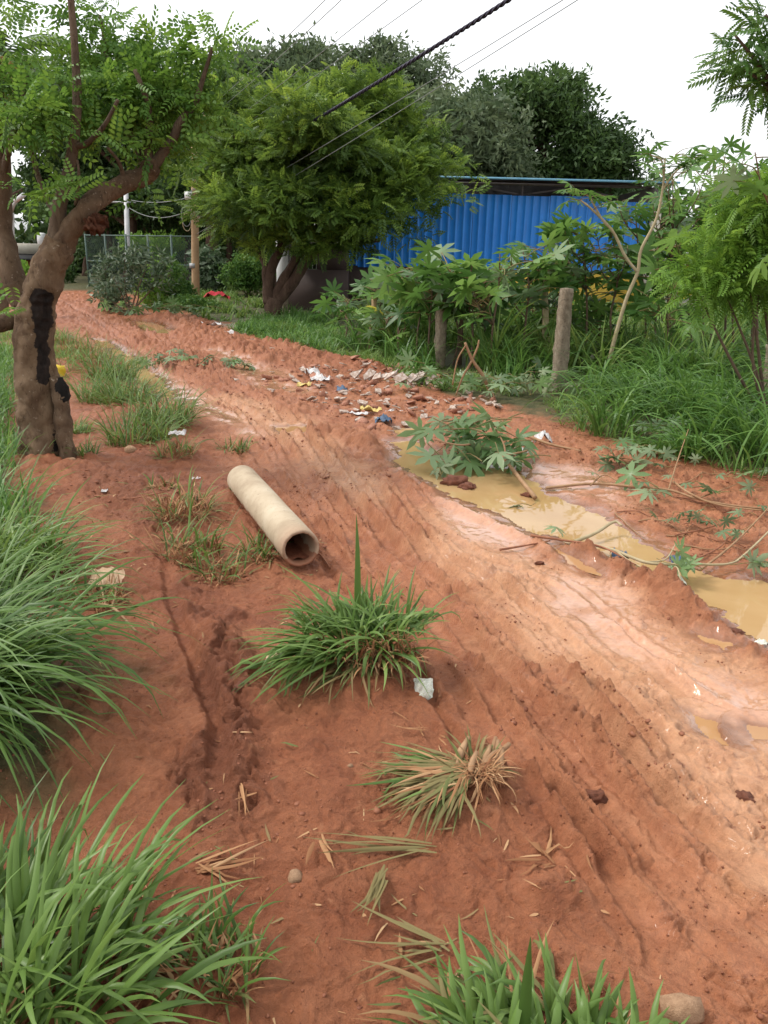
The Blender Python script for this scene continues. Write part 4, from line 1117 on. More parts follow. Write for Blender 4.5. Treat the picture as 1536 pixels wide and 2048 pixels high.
crown('crown', [(*b[:6], b[6] * 1.25) for b in bl], TL, 'leaf_light', old, (.13, .23), r, up=-.05, roll=.8, shell=.3, out=.8, sub=(7, .09))

# ------------------------------------------------------------------ spreading tree in the middle
r = np.random.default_rng(102)
YM = 19.4
tb = GZ(548, 632); YM = float(tb[1])
mid = thing('spreading_tree', 'broad leafy tree with several stems beside the blue shed', 'tree', tuple(tb))
p, w = PP([(546, 640, 36), (546, 615, 34), (550, 596, 34)], YM); limb('trunk', p, w, mid, 'bark_dark', k=16, n=16)
for b in ([(540, 606, 26), (537, 570, 22), (545, 530, 18), (560, 500, 16), (575, 450, 12)], [(552, 604, 26), (585, 565, 22), (612, 525, 18), (640, 495, 15), (700, 460, 11)], [(546, 606, 22), (566, 560, 18), (590, 520, 15, .3), (600, 470, 12, .6), (640, 380, 9, .8)],
          [(540, 600, 16), (532, 560, 14), (528, 525, 12), (500, 480, 10), (450, 430, 8)], [(560, 590, 16), (575, 550, 14), (592, 520, 12), (620, 500, 10), (760, 480, 7)]):
    p, w = PP(b, YM); limb('stem', p, w, mid, 'bark_dark', k=10, n=26)
for b in ([(575, 450, 12), (590, 350, 9), (560, 260, 6)], [(640, 380, 9, .8), (690, 280, 7, .8), (700, 180, 4, .8)], [(700, 460, 11), (780, 400, 8), (860, 380, 5)], [(450, 430, 8), (430, 350, 6), (470, 270, 4)], [(700, 460, 8), (740, 340, 6), (790, 300, 4)]):
    p, w = PP(b, YM); limb('branch', p, w, mid, 'bark_dark', k=7, n=16)
TM = [pinnate(6, .40, .17, .25, six=False), pinnate(6, .38, .18, .45, six=False), pinnate(5, .42, .2, .1, six=False)]
bl = [(640, 330, 140, 100, 0, 900), (540, 350, 110, 100, 0, 700), (740, 360, 110, 85, 0, 650), (800, 390, 85, 60, -.6, 330), (835, 410, 50, 26, -.9, 90), (700, 215, 75, 45, .6, 260), (760, 215, 45, 40, .8, 100), (600, 240, 80, 55, .0, 280), (500, 250, 60, 45, .5, 160), (450, 330, 60, 80, .3, 330), (445, 405, 34, 45, .3, 170),
      (500, 430, 90, 65, -.9, 420), (610, 430, 110, 70, -1.3, 560), (700, 440, 90, 55, -1.3, 380), (745, 445, 50, 36, -1.2, 150), (820, 310, 60, 45, .2, 170), (800, 260, 55, 45, .5, 140), (640, 210, 60, 40, .0, 130), (560, 490, 60, 32, -.5, 150), (660, 490, 70, 32, -.6, 170), (480, 470, 40, 30, -.3, 90), (640, 310, 90, 60, -1.6, 330), (610, 240, 55, 35, -2.3, 150), (700, 270, 50, 35, -1.5, 110), (860, 345, 30, 25, 0, 45), (730, 490, 40, 25, -.5, 60), (900, 330, 22, 16, 0, 22), (915, 395, 28, 14, -.9, 24), (470, 205, 30, 26, .5, 50), (660, 165, 30, 22, .4, 50), (775, 172, 30, 24, .8, 45), (865, 280, 26, 18, .4, 30), (840, 470, 34, 14, -1, 26), (540, 190, 34, 22, .5, 40)]
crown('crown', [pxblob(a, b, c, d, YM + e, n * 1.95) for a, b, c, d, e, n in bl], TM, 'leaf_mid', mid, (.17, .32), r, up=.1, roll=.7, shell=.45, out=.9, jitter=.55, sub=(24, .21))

# ------------------------------------------------------------------ big trees behind
r = np.random.default_rng(103)
def bgtree(label, px, base_y, Y, blobs, mname, seed, size=(.24, .42), trunk=26, name='background_tree', cl=None):
    r = np.random.default_rng(seed)
    c = P(px, base_y, Y); c[2] = 0
    t = thing(name, label, 'tree', tuple(c), group='tall trees behind the shed and the clearing')
    top = min(b[1] for b in blobs)
    rows = [(px, base_y + 20, trunk), (px + 4, (base_y * 2 + top) / 3, trunk * .8), (px - 3, (base_y + 2 * top) / 3, trunk * .5), (px, top, trunk * .15)]
    p, w = PP(rows, Y); p[0][2] = -.1; limb('trunk', p, w, t, 'bark_dark', k=9, n=18)
    for b in blobs[:6]:
        q, w = PP([(px, (base_y + b[1] * 2) / 3, trunk * .4), ((px + b[0]) / 2, (base_y + 5 * b[1]) / 6, trunk * .3), (b[0], b[1], trunk * .12)], Y)
        limb('branch', q, w, t, 'bark_dark', k=6, n=10)
    T = [leafclump(7, .8, .14, r), leafclump(7, .7, .16, r), leafclump(7, .85, .13, r)]
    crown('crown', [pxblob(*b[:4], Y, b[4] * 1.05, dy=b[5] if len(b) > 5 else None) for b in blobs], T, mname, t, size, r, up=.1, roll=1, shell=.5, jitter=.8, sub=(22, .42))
    return t
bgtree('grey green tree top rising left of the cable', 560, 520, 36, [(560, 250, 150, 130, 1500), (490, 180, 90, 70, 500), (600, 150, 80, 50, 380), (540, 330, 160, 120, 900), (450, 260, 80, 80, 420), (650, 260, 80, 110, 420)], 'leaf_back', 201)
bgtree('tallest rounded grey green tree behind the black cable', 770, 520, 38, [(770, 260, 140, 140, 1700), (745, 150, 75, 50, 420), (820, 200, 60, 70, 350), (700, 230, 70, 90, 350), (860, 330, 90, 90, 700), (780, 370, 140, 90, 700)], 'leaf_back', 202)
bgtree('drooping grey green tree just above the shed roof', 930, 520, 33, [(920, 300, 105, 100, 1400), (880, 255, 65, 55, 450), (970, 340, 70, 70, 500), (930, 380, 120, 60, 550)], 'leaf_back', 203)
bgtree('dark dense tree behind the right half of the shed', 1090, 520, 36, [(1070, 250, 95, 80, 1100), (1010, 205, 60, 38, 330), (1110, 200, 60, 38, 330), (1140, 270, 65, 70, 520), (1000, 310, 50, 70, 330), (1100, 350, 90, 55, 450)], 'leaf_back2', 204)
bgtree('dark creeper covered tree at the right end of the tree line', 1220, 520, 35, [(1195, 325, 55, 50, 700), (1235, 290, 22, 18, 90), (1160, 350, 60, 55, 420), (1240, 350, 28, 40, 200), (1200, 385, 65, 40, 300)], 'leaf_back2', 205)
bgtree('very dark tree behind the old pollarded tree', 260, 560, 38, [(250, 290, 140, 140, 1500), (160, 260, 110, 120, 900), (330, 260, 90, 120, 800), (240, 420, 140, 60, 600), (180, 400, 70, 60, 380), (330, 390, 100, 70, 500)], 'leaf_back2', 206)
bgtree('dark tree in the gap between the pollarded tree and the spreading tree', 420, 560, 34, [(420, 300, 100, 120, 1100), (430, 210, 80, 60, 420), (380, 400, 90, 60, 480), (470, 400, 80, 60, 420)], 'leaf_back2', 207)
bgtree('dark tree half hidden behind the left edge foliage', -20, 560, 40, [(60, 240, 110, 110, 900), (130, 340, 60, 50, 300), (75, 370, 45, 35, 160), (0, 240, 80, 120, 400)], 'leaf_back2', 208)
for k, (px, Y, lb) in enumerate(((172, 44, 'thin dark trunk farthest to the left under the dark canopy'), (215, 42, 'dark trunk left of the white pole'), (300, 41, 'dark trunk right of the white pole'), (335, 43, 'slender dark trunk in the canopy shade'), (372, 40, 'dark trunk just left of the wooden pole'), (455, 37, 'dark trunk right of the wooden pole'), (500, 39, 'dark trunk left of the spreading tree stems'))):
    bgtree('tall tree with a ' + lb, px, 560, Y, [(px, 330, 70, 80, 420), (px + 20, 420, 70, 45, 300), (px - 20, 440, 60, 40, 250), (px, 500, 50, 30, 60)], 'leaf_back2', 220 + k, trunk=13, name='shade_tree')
# the wood that closes the view behind them
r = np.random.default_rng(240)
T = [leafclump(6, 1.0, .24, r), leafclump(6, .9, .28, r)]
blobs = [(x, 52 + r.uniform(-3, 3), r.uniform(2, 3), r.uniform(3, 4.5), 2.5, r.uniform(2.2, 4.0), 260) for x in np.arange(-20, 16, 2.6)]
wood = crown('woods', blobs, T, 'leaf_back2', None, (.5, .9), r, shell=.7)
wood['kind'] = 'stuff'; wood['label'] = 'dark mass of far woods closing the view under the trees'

# ------------------------------------------------------------------ bushes, weeds and saplings
def bush(label, px, py, blobs, mname, seed, size=(.10, .2), name='bush', tmpl=None, Y=None, stem=True, up=.5, cat='bush'):
    r = np.random.default_rng(seed)
    c = GZ(px, py)
    if Y: c = P(px, py, Y); c[2] = max(gz(c[0], c[1]), 0)
    Y = c[1]
    t = thing(name, label, cat, tuple(c))
    tm = tmpl or [leafclump(6, 1.0, .2, r), leafclump(6, .8, .22, r)]
    B = [pxblob(a, b, x, y, Y + (o[0] if o else 0), n) for a, b, x, y, n, *o in blobs]
    if stem:
        for b in B[:6]:
            q = np.array([c + r.normal(0, .05, 3) * [1, 1, 0], c * .5 + np.array(b[:3]) * .5 + r.normal(0, .06, 3), b[:3]])
            limb('stem', q, [.022, .016, .008], t, 'stem_dark', k=6, n=8)
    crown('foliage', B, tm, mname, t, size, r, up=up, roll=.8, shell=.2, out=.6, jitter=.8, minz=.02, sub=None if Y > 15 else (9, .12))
    return t
droop = [pinnate(1, 1, .35, .3, six=True)]
rr_ = np.random.default_rng(250)
dl = [leafclump(5, 1.0, .17, rr_), leafclump(5, 1.1, .15, rr_)]
bush('sapling with drooping grey green leaves at the far road edge', 265, 632, [(250, 515, 45, 22, 80), (300, 525, 40, 30, 75), (230, 560, 40, 28, 70), (275, 560, 30, 22, 40), (210, 590, 25, 14, 30), (325, 550, 22, 40, 36), (205, 535, 22, 20, 26)], 'leaf_grey', 251, (.11, .19), 'sapling', dl, up=-.9, cat='sapling')
bush('small drooping sapling left of the leaf heap', 222, 624, [(215, 585, 28, 25, 90), (235, 600, 25, 18, 50)], 'leaf_grey', 252, (.11, .18), 'sapling', dl, up=-.9, cat='sapling')
bush('upright dark weed thicket in front of the mesh fence', 350, 615, [(345, 565, 32, 48, 420), (365, 590, 28, 25, 240), (325, 590, 28, 32, 260), (340, 535, 18, 20, 80)], 'leaf_bush', 253, (.06, .12), 'weed_thicket')
bush('bright green weeds between the sapling and the fence', 300, 618, [(300, 580, 28, 40, 300), (315, 545, 18, 30, 120)], 'leaf_feather', 254, (.07, .13), 'weed_thicket')
bush('low weeds at the foot of the wooden pole', 375, 622, [(375, 605, 40, 16, 260), (410, 612, 30, 14, 160), (345, 612, 30, 12, 130)], 'leaf_bush', 255, (.05, .1), 'weed_thicket')
bush('round light green bush at the back of the clearing', 495, 585, [(490, 535, 30, 25, 260), (520, 545, 25, 25, 200), (465, 550, 25, 18, 140), (500, 560, 40, 18, 240)], 'leaf_bush', 256, (.10, .18), Y=29)
bush('pale broad leaved shrub right of the wooden pole', 420, 590, [(415, 520, 26, 20, 110), (425, 545, 26, 22, 130), (410, 570, 24, 18, 100)], 'leaf_grey', 257, (.2, .32), 'shrub', Y=30, cat='shrub')
bush('feathery green shrub behind the mesh fence', 330, 590, [(330, 485, 34, 16, 150), (310, 500, 30, 14, 100), (270, 480, 30, 14, 90)], 'leaf_feather', 258, (.15, .25), 'shrub', Y=34, cat='shrub')
bush('dark flowering shrub at the end of the road', 125, 590, [(125, 560, 22, 24, 160), (140, 545, 16, 16, 60)], 'leaf_back2', 259, (.12, .2), Y=36)
bush('banana like pale green plant behind the trunk fork', 52, 590, [(52, 560, 14, 26, 60)], 'leaf_feather', 260, (.3, .5), 'leafy_plant', Y=34, cat='plant')
FT = [pinnate(10, .26, .075, .3, six=False, start=.1), pinnate(9, .28, .08, .5, six=False, start=.1)]
bush('bright feathery shrub reaching in from the right edge', 1560, 800, [(1490, 500, 60, 50, 300), (1530, 430, 50, 50, 240), (1440, 560, 55, 40, 220), (1520, 570, 60, 60, 320), (1395, 585, 30, 20, 60), (1520, 390, 35, 30, 110)], 'leaf_feather', 261, (.17, .32), 'feathery_shrub', FT, Y=8.2, up=.1, cat='shrub')
FT2 = [pinnate(9, .3, .12, .2, six=False, start=.1), pinnate(10, .3, .11, .3, six=False, start=.1)]
r = np.random.default_rng(262)
tb = P(1640, 780, 7.5); tb[2] = 0
rt = thing('overhanging_tree', 'tree whose feathery twigs hang into the sky at the upper right edge', 'tree', tuple(tb))
for b in ([(1640, 800, 50), (1650, 600, 46), (1640, 400, 40), (1620, 250, 32), (1600, 100, 22), (1590, -60, 12)], [(1620, 250, 20), (1560, 190, 12), (1510, 120, 7), (1470, 70, 4)], [(1620, 300, 16), (1570, 230, 10), (1530, 170, 6), (1490, 140, 4)], [(1610, 200, 14), (1570, 90, 10), (1530, 30, 6)]):
    p, w = PP(b, 7.5); limb('limb', p, w, rt, 'bark_grey', k=9, n=24)
crown('crown', [pxblob(1500, 95, 60, 32, 7.5, 46), pxblob(1540, 55, 45, 32, 7.4, 28), pxblob(1505, 140, 50, 25, 7.6, 36), pxblob(1525, 185, 38, 18, 7.6, 22), pxblob(1600, 120, 60, 90, 7.6, 60)], FT2, 'leaf_bush', rt, (.16, .28), r, up=0, roll=.5, shell=.3, out=.6)

# ------------------------------------------------------------------ coconut palm behind the left tree
pb = P(-10, 560, 19); pb[2] = 0
palm = thing('coconut_palm', 'coconut palm with drooping fronds behind the old tree at upper left', 'palm', tuple(pb))
top = P(-5, 130, 19)
limb('trunk', [pb, pb * .5 + top * .5 + np.array([.15, 0, 0]), top], [.2, .15, .13], palm, 'bark_grey', k=10, n=20)
r = np.random.default_rng(270)
for k in range(15):
    a = k / 15 * 2 * math.pi + r.uniform(-.2, .2); el = r.uniform(.1, 1.1); L = r.uniform(2.0, 2.8)
    t = np.linspace(0, 1, 15); th = el - 1.9 * t
    d = np.stack([np.cos(th) * math.cos(a), np.cos(th) * math.sin(a), np.sin(th)], -1)
    c = top + np.concatenate([[[0, 0, 0]], np.cumsum(d[:-1] * L / 14, 0)])
    mb = MB(); o = np.array(palm.location)
    add_tube(mb, c - o, np.linspace(.025, .005, 15), k=5)
    sdv = np.array([-math.sin(a), math.cos(a), 0])
    for i in range(2, 15):
        for s in (-1, 1):
            for f in (0, .5):
                p0 = c[i] - o + (d[i] * L / 14 * f); ll = .62 * math.sin(math.pi * min(1, (i + f) / 16 + .12)) + .1
                tip = p0 + (sdv * s * .75 + d[i] * .55 + np.array([0, 0, -.45])) * ll
                wv = d[i] * .022
                mb.add([p0 - wv, p0 + wv, (p0 + tip) / 2 + wv + np.array([0, 0, .05]), tip], [[0, 1, 2, 3]])
    mb.obj('dry_frond' if k == 13 else 'frond', M['palm_dry'] if k == 13 else M['palm'], palm)

# ------------------------------------------------------------------ blue shed
YS = 24.0
def sp(px, py, dy=0.0): return P(px, py, YS + dy)
sx0, sx1 = sp(640, 500)[0], sp(1290, 500)[0]
zb, zt = 1.22, 3.2
shed = thing('blue_shed', 'long shed with blue ribbed sheet walls over a yellow painted base', 'shed', (sx0, YS, 0))
o = np.array([sx0, YS, 0])
def ribsheet(x0, x1, z0, z1, top_drop=0.0):
    """one ribbed metal sheet: real folds every 0.2 m"""
    xs, ys = [], []
    pitch = .215; x = x0
    while x < x1 - .01:
        for f, d in ((0, 0), (.66, 0), (.72, -.035), (.88, -.035), (.94, 0)):
            if x + f * pitch <= x1: xs.append(x + f * pitch); ys.append(d)
        x += pitch
    xs.append(x1); ys.append(0)
    n = len(xs)
    V = np.array([[a, b, z0] for a, b in zip(xs, ys)] + [[a, b, z1] for a, b in zip(xs, ys)])
    i = np.arange(n - 1)
    return V, np.stack([i, i + 1, n + i + 1, n + i], -1)
W = sx1 - sx0
xs = np.arange(0, W, 1.075)
for k, x in enumerate(xs):
    x1 = min(x + 1.075, W)
    mb = MB(); V, F = ribsheet(x + .004, x1 - .004, zb - .04 * (k % 2), zt - (.10 if x > W - 2.3 else 0) + .012 * math.sin(k * 2.3))
    V[:, 1] += .012 * (k % 2)
    mb.add(V, F); mb.obj('wall_sheet', M['blue'], shed)
mb = MB(); mb.add(*box((W / 2 + 1.3, .12, zb / 2), (W - 2.6, .2, zb))); mb.obj('base_wall', M['yellow'], shed)
mb = MB(); mb.add(*box((1.3, .15, zb / 2), (2.6, .2, zb))); mb.obj('brown_base_wall', M['brownwall'], shed)
roofz = 3.55
def slab(x0, x1, y0, y1, z0, z1, t):
    return np.array([[x0, y0, z0], [x1, y0, z0], [x1, y1, z1], [x0, y1, z1], [x0, y0, z0 + t], [x1, y0, z0 + t], [x1, y1, z1 + t], [x0, y1, z1 + t]]), np.array([[0, 3, 2, 1], [4, 5, 6, 7], [0, 1, 5, 4], [1, 2, 6, 5], [2, 3, 7, 6], [3, 0, 4, 7]])
mb = MB(); mb.add(*slab(1.5, W + .55, -.6, 7, roofz, roofz + .5, .03)); rf = mb.obj('roof', M['dark'], shed)
mb = MB(); mb.add(*box((W / 2 + 1.02, -.63, roofz + .025), (W - .95, .03, .055))); mb.obj('roof_edge', M['bluetrim'], rf)
for k in range(int((W - 1.4) / 1.35)):
    x = 1.6 + k * 1.35
    mb = MB(); mb.add(*bar((x, .1, zt - .1), (x, .1, roofz + .04), .06)); mb.obj('truss_post', M['truss'], shed)
    a, b = ((x, .16, zt + .02), (x + 1.35, .16, roofz - .12)) if k % 2 else ((x, .16, roofz - .12), (x + 1.35, .16, zt + .02))
    mb = MB(); mb.add(*bar(a, b, .05)); mb.obj('truss_brace', M['truss'], shed)
mb = MB(); mb.add(*bar((1.5, .1, roofz - .06), (W, .1, roofz - .06), .08, .06)); mb.obj('truss_beam', M['truss'], shed)
for k in range(5):
    y = 1.2 + k * 1.3
    mb = MB(); mb.add(*bar((1.5, y, roofz + .03 + y * .065), (W, y, roofz + .03 + y * .065), .07, .05)); mb.obj('purlin', M['truss'], shed)
mb = MB(); mb.add(*box((W / 2, 7.0, 2.0), (W, .15, 4.0))); mb.obj('back_wall', M['dark'], shed)
mb = MB(); mb.add(*box((W + .1, 3.5, 1.75), (.14, 7, 3.5))); mb.obj('side_wall', M['concrete'], shed)
mb = MB(); mb.add(*box((W + .16, -.02, 1.6), (.26, .26, 3.2))); mb.obj('corner_pillar', M['cream'], shed)
mb = MB(); mb.add(*box((.02, 3.5, 1.75), (.14, 7, 3.5))); mb.obj('left_side_wall', M['brownwall'], shed)
# low brown outbuilding under the tree, with a barred window
bx0 = sp(585, 560)[0]; ob = thing('brown_outbuilding', 'low brown walled outbuilding seen between the tree stems', 'building', (bx0, YS - 1.2, 0))
Wb = sp(720, 560)[0] - bx0 - .3
mb = MB(); mb.add(*box((Wb / 2, .4, .55), (Wb, .8, 1.1))); mb.obj('lower_wall', M['brownwall'], ob)
mb = MB(); mb.add(*box((-.15, .42, 1.0), (.3, .8, 2.0))); mb.obj('pillar', M['white'], ob)
mb = MB(); mb.add(*box((Wb / 2, .55, 1.9), (Wb, .8, .5))); mb.obj('lintel', M['concrete'], ob)
mb = MB(); mb.add(*box((.45, .30, 1.38), (.7, .04, .5))); win = mb.obj('window', M['dark'], ob)
for k in range(7):
    mb = MB(); mb.add(*bar((.13 + k * .107, .265, 1.13), (.13 + k * .107, .265, 1.63), .018)); mb.obj('window_bar', M['white'], win)
mb = MB(); mb.add(*box((Wb / 2 + .4, .5, 1.38), (Wb - .8, .6, .55))); mb.obj('upper_wall', M['brownwall'], ob)
mb = MB(); mb.add(*slab(-.4, Wb + .2, -.4, 1.2, 2.16, 2.3, .05)); mb.obj('roof', M['concrete'], ob)

# ------------------------------------------------------------------ houses far left
def house(label, px0, px1, pytop, Y, mats, seed):
    a, b = P(px0, pytop, Y), P(px1, pytop, Y)
    t = thing('house', label, 'house', (a[0], Y, 0))
    return t, b[0] - a[0], a[2]
h1, w1, z1 = house('white flat roofed house far off behind the tree trunks', -60, 92, 432, 62, None, 0)
mb = MB(); mb.add(*box((w1 / 2, 3, z1 / 2), (w1, 6, z1))); mb.obj('wall', M['white'], h1)
mb = MB(); mb.add(*box((w1 / 2, -.08, z1 - 1.0), (w1 + .3, .2, .12))); mb.obj('ledge', M['concrete'], h1)
for k in range(4):
    x = w1 * (.42 + .16 * k)
    mb = MB(); mb.add(*box((x, -.02, z1 - 1.9), (.7, .06, .9))); f = mb.obj('window', M['dark'], h1)
    mb = MB(); mb.add(*box((x, -.06, z1 - 2.4), (.85, .12, .08))); mb.obj('sill', M['concrete'], f)
h2, w2, z2 = house('low house with brown parapet and orange front at the far left', -50, 90, 484, 46, None, 0)
mb = MB(); mb.add(*box((w2 / 2, 3, (z2 - .5) / 2), (w2, 5.5, z2 - .5))); mb.obj('wall', M['orange'], h2)
mb = MB(); mb.add(*box((w2 / 2, .1, z2 - .28), (w2 + .2, .35, .55))); mb.obj('parapet', M['cream'], h2)
mb = MB(); mb.add(*slab(-.2, w2 + .1, -1.2, .2, z2 - .85, z2 - .58, .05)); mb.obj('awning', M['dark'], h2)
mb = MB(); mb.add(*bar((w2 * .66, -1.0, 0), (w2 * .66, -1.0, z2 - .8), .2)); mb.obj('porch_post', M['cream'], h2)
mb = MB(); add_tube(mb, [(w2 * .8, 1.5, z2 - .3), (w2 * .8, 1.5, z2 + .2), (w2 * .8, 1.5, z2 + .5), (w2 * .8, 1.5, z2 + .58)], [.25, .27, .25, .12], k=14)
mb.V[0] = mb.V[0] + np.array([h2.location.x, h2.location.y, 0]); wt = mb.obj('water_tank', M['white'], None, smooth=True, label='white round water tank on the low house roof', cat='water tank')

# ------------------------------------------------------------------ poles, wires
pb = GZ(391, 603); YP = float(pb[1])
pole = thing('utility_pole', 'brown wooden utility pole with coiled wires at the clearing', 'utility pole', tuple(pb))
top = P(389, 290, YP)
mb = MB(); add_tube(mb, [np.array([0, 0, -.2]), (top - pb) * .5, top - pb], [.125, .115, .10], k=10, n=14, bump=.04); mb.obj('shaft', M['pole'], pole, smooth=True)
mb = MB(); add_tube(mb, [(0, 0, .98), (0, 0, 1.12)], .135, k=12); mb.obj('metal_band', M['steel'], pole)
r = np.random.default_rng(300)
for k in range(4):
    a = np.linspace(0, 2 * math.pi, 20); c = np.array([-.12 if k < 2 else .16, -.12, 2.3 + .18 * k])
    mb = MB(); add_tube(mb, np.stack([c[0] + .13 * np.cos(a) * (1 + .1 * k), np.full(20, c[1] - .02 * k), c[2] + (.25 + .05 * k) * np.sin(a)], -1), .012, k=5); mb.obj('wire_coil', M['wire'] if k % 2 else M['stem_pale'], pole)
mb = MB(); mb.add(*box((-.02, -.16, 3.05), (.2, .14, .22))); mb.obj('junction_box', M['white'], pole)
mb = MB(); mb.add(*bar((-.7, -.1, 5.2), (.7, -.1, 5.2), .08)); mb.obj('cross_arm', M['pole'], pole)
pw = P(257, 560, 32.5); pw[2] = 0; tw = P(252, 385, 32.5)
wp = thing('utility_pole', 'slim white utility pole farther back under the dark canopy', 'utility pole', tuple(pw))
mb = MB(); add_tube(mb, [np.array([0, 0, -.1]), tw - pw], [.11, .09], k=9); mb.obj('shaft', M['polewhite'], wp, smooth=True)
mb = MB(); mb.add(*bar((-.5, 0, tw[2] - .35), (.5, 0, tw[2] - .35), .06)); mb.obj('cross_arm', M['steel'], wp)
lp = P(18, 580, 24); lp[2] = 0; lt = P(22, 425, 24)
lamp = thing('street_lamp', 'grey street lamp post half hidden behind the left trunk', 'street lamp', tuple(lp))
mb = MB(); add_tube(mb, [np.array([0, 0, -.1]), lt - lp], [.12, .09], k=10); mb.obj('post', M['concrete'], lamp, smooth=True)
e = P(36, 398, 24) - lp
mb = MB(); add_tube(mb, [lt - lp, (lt - lp + e) / 2 + np.array([-.02, 0, .02]), e], [.05, .045, .04], k=8); mb.obj('arm', M['concrete'], lamp, smooth=True)
mb = MB(); mb.add(*box(e + np.array([.05, 0, .03]), (.34, .14, .09), ry=-.6)); mb.obj('lamp_head', M['polewhite'], lamp)

def wire(name, label, pxa, Ya, pxb, Yb, rad, mname, sag=.3, twist=False, n=60, cat='cable', group=None):
    a, b = P(*pxa, Ya), P(*pxb, Yb)
    d = b - a; b2 = a + d * 1.0
    t = np.linspace(0, 1, n)[:, None]
    c = a + d * t; c[:, 2] -= sag * 4 * (t * (1 - t))[:, 0]
    mb = MB()
    if twist:
        L = np.linalg.norm(d); m = int(L / .035); t = np.linspace(0, 1, m)[:, None]
        c = a + d * t; c[:, 2] -= sag * 4 * (t * (1 - t))[:, 0]
        u = d / L; s = np.cross(u, [0, 0, 1]); s /= np.linalg.norm(s); v = np.cross(s, u)
        for k in range(3):
            ph = t * L / .42 * 2 * math.pi + k * 2 * math.pi / 3
            add_tube(mb, c + s * np.cos(ph) * rad * .62 + v * np.sin(ph) * rad * .62, rad * .62, k=5)
        return mb.obj(name, M[mname], None, smooth=True, label=label, cat=cat)
    add_tube(mb, c, rad, k=5)
    return mb.obj(name, M[mname], None, smooth=True, label=label, cat=cat, group=group)
def ext(a, b, f): return (a[0] + (b[0] - a[0]) * f, a[1] + (b[1] - a[1]) * f)
# twisted cable: seen from (640,230) to (1025,0)
wire('twisted_cable', 'thick twisted black cable crossing the sky above the trees', (392, 372), YP, (1172, -100), 11.5, .029, 'cable', .12, True)
for i, (a, b, lb) in enumerate((((840, 0), (540, 210), 'thin wire nearest to the left of the twisted cable'), ((772, 0), (620, 118), 'second thin wire left of the twisted cable'), ((680, 0), (555, 112), 'third thin wire left of the twisted cable'), ((648, 0), (535, 105), 'thin wire farthest to the left in the sky'),
      ((1122, 0), (790, 200), 'thin wire just right of the twisted cable'), ((1152, 0), (860, 180), 'thin wire farthest to the right in the sky'))):
    f = (a[0] - 391) / (a[0] - b[0] + 1e-6)
    q = ext(a, b, f); e = ext(b, a, 1.4)
    wire('overhead_wire', lb, q, YP, e, 10.5 if i > 3 else 12, .006, 'wire', .05, group='thin overhead wires')
wire('overhead_wire', 'slack wire between the white pole and the wooden pole', (253, 412), 32.5, (388, 415), YP, .012, 'wire', .35)
wire('overhead_wire', 'upper wire between the white pole and the wooden pole', (253, 398), 32.5, (388, 392), YP, .012, 'wire', .15)

# ------------------------------------------------------------------ mesh fence by the clearing
fa, fb = P(398, 606, 28.5), P(180, 585, 33)
fa[2] = fb[2] = 0
fen = thing('mesh_fence', 'green wire mesh fence between the sapling and the wooden pole', 'fence', tuple(fb))
H = 1.95; n = 5
d = fa - fb
for k in range(n + 1):
    q = d * k / n
    mb = MB(); add_tube(mb, [q + [0, 0, -.1], q + [0, 0, H + .05]], .04, k=7); mb.obj('post', M['fence'], fen)
for z in (H, 1.0, .15):
    mb = MB(); add_tube(mb, [np.array([0, 0, z]), d + [0, 0, z]], .022, k=6); mb.obj('rail', M['fence'], fen)
mb = MB(); L = np.linalg.norm(d); u = d / L
s = np.arange(-H, L, .14)
for k in s:
    for sg in (1, -1):
        x0, x1 = (k, k + H) if sg > 0 else (k + H, k)
        z0, z1 = .15, H
        A, B = np.array([x0, z0]), np.array([x1, z1])
        lo, hi = 0.0, 1.0
        for lim, s_ in ((0, 1), (L, -1)):
            den = (B[0] - A[0]); tt = (lim - A[0]) / den
            if (den > 0) == (s_ > 0): lo = max(lo, tt)
            else: hi = min(hi, tt)
        if hi - lo < .03: continue
        A2, B2 = A + (B - A) * lo, A + (B - A) * hi
        p0, p1 = u * A2[0] + [0, 0, A2[1]], u * B2[0] + [0, 0, B2[1]]
        w_ = np.array([.004, 0, 0])
        mb.add([p0 - w_, p0 + w_, p1 + w_, p1 - w_], [[0, 1, 2, 3]])
mb.obj('wire_mesh', M['fence'], fen, kind='stuff')

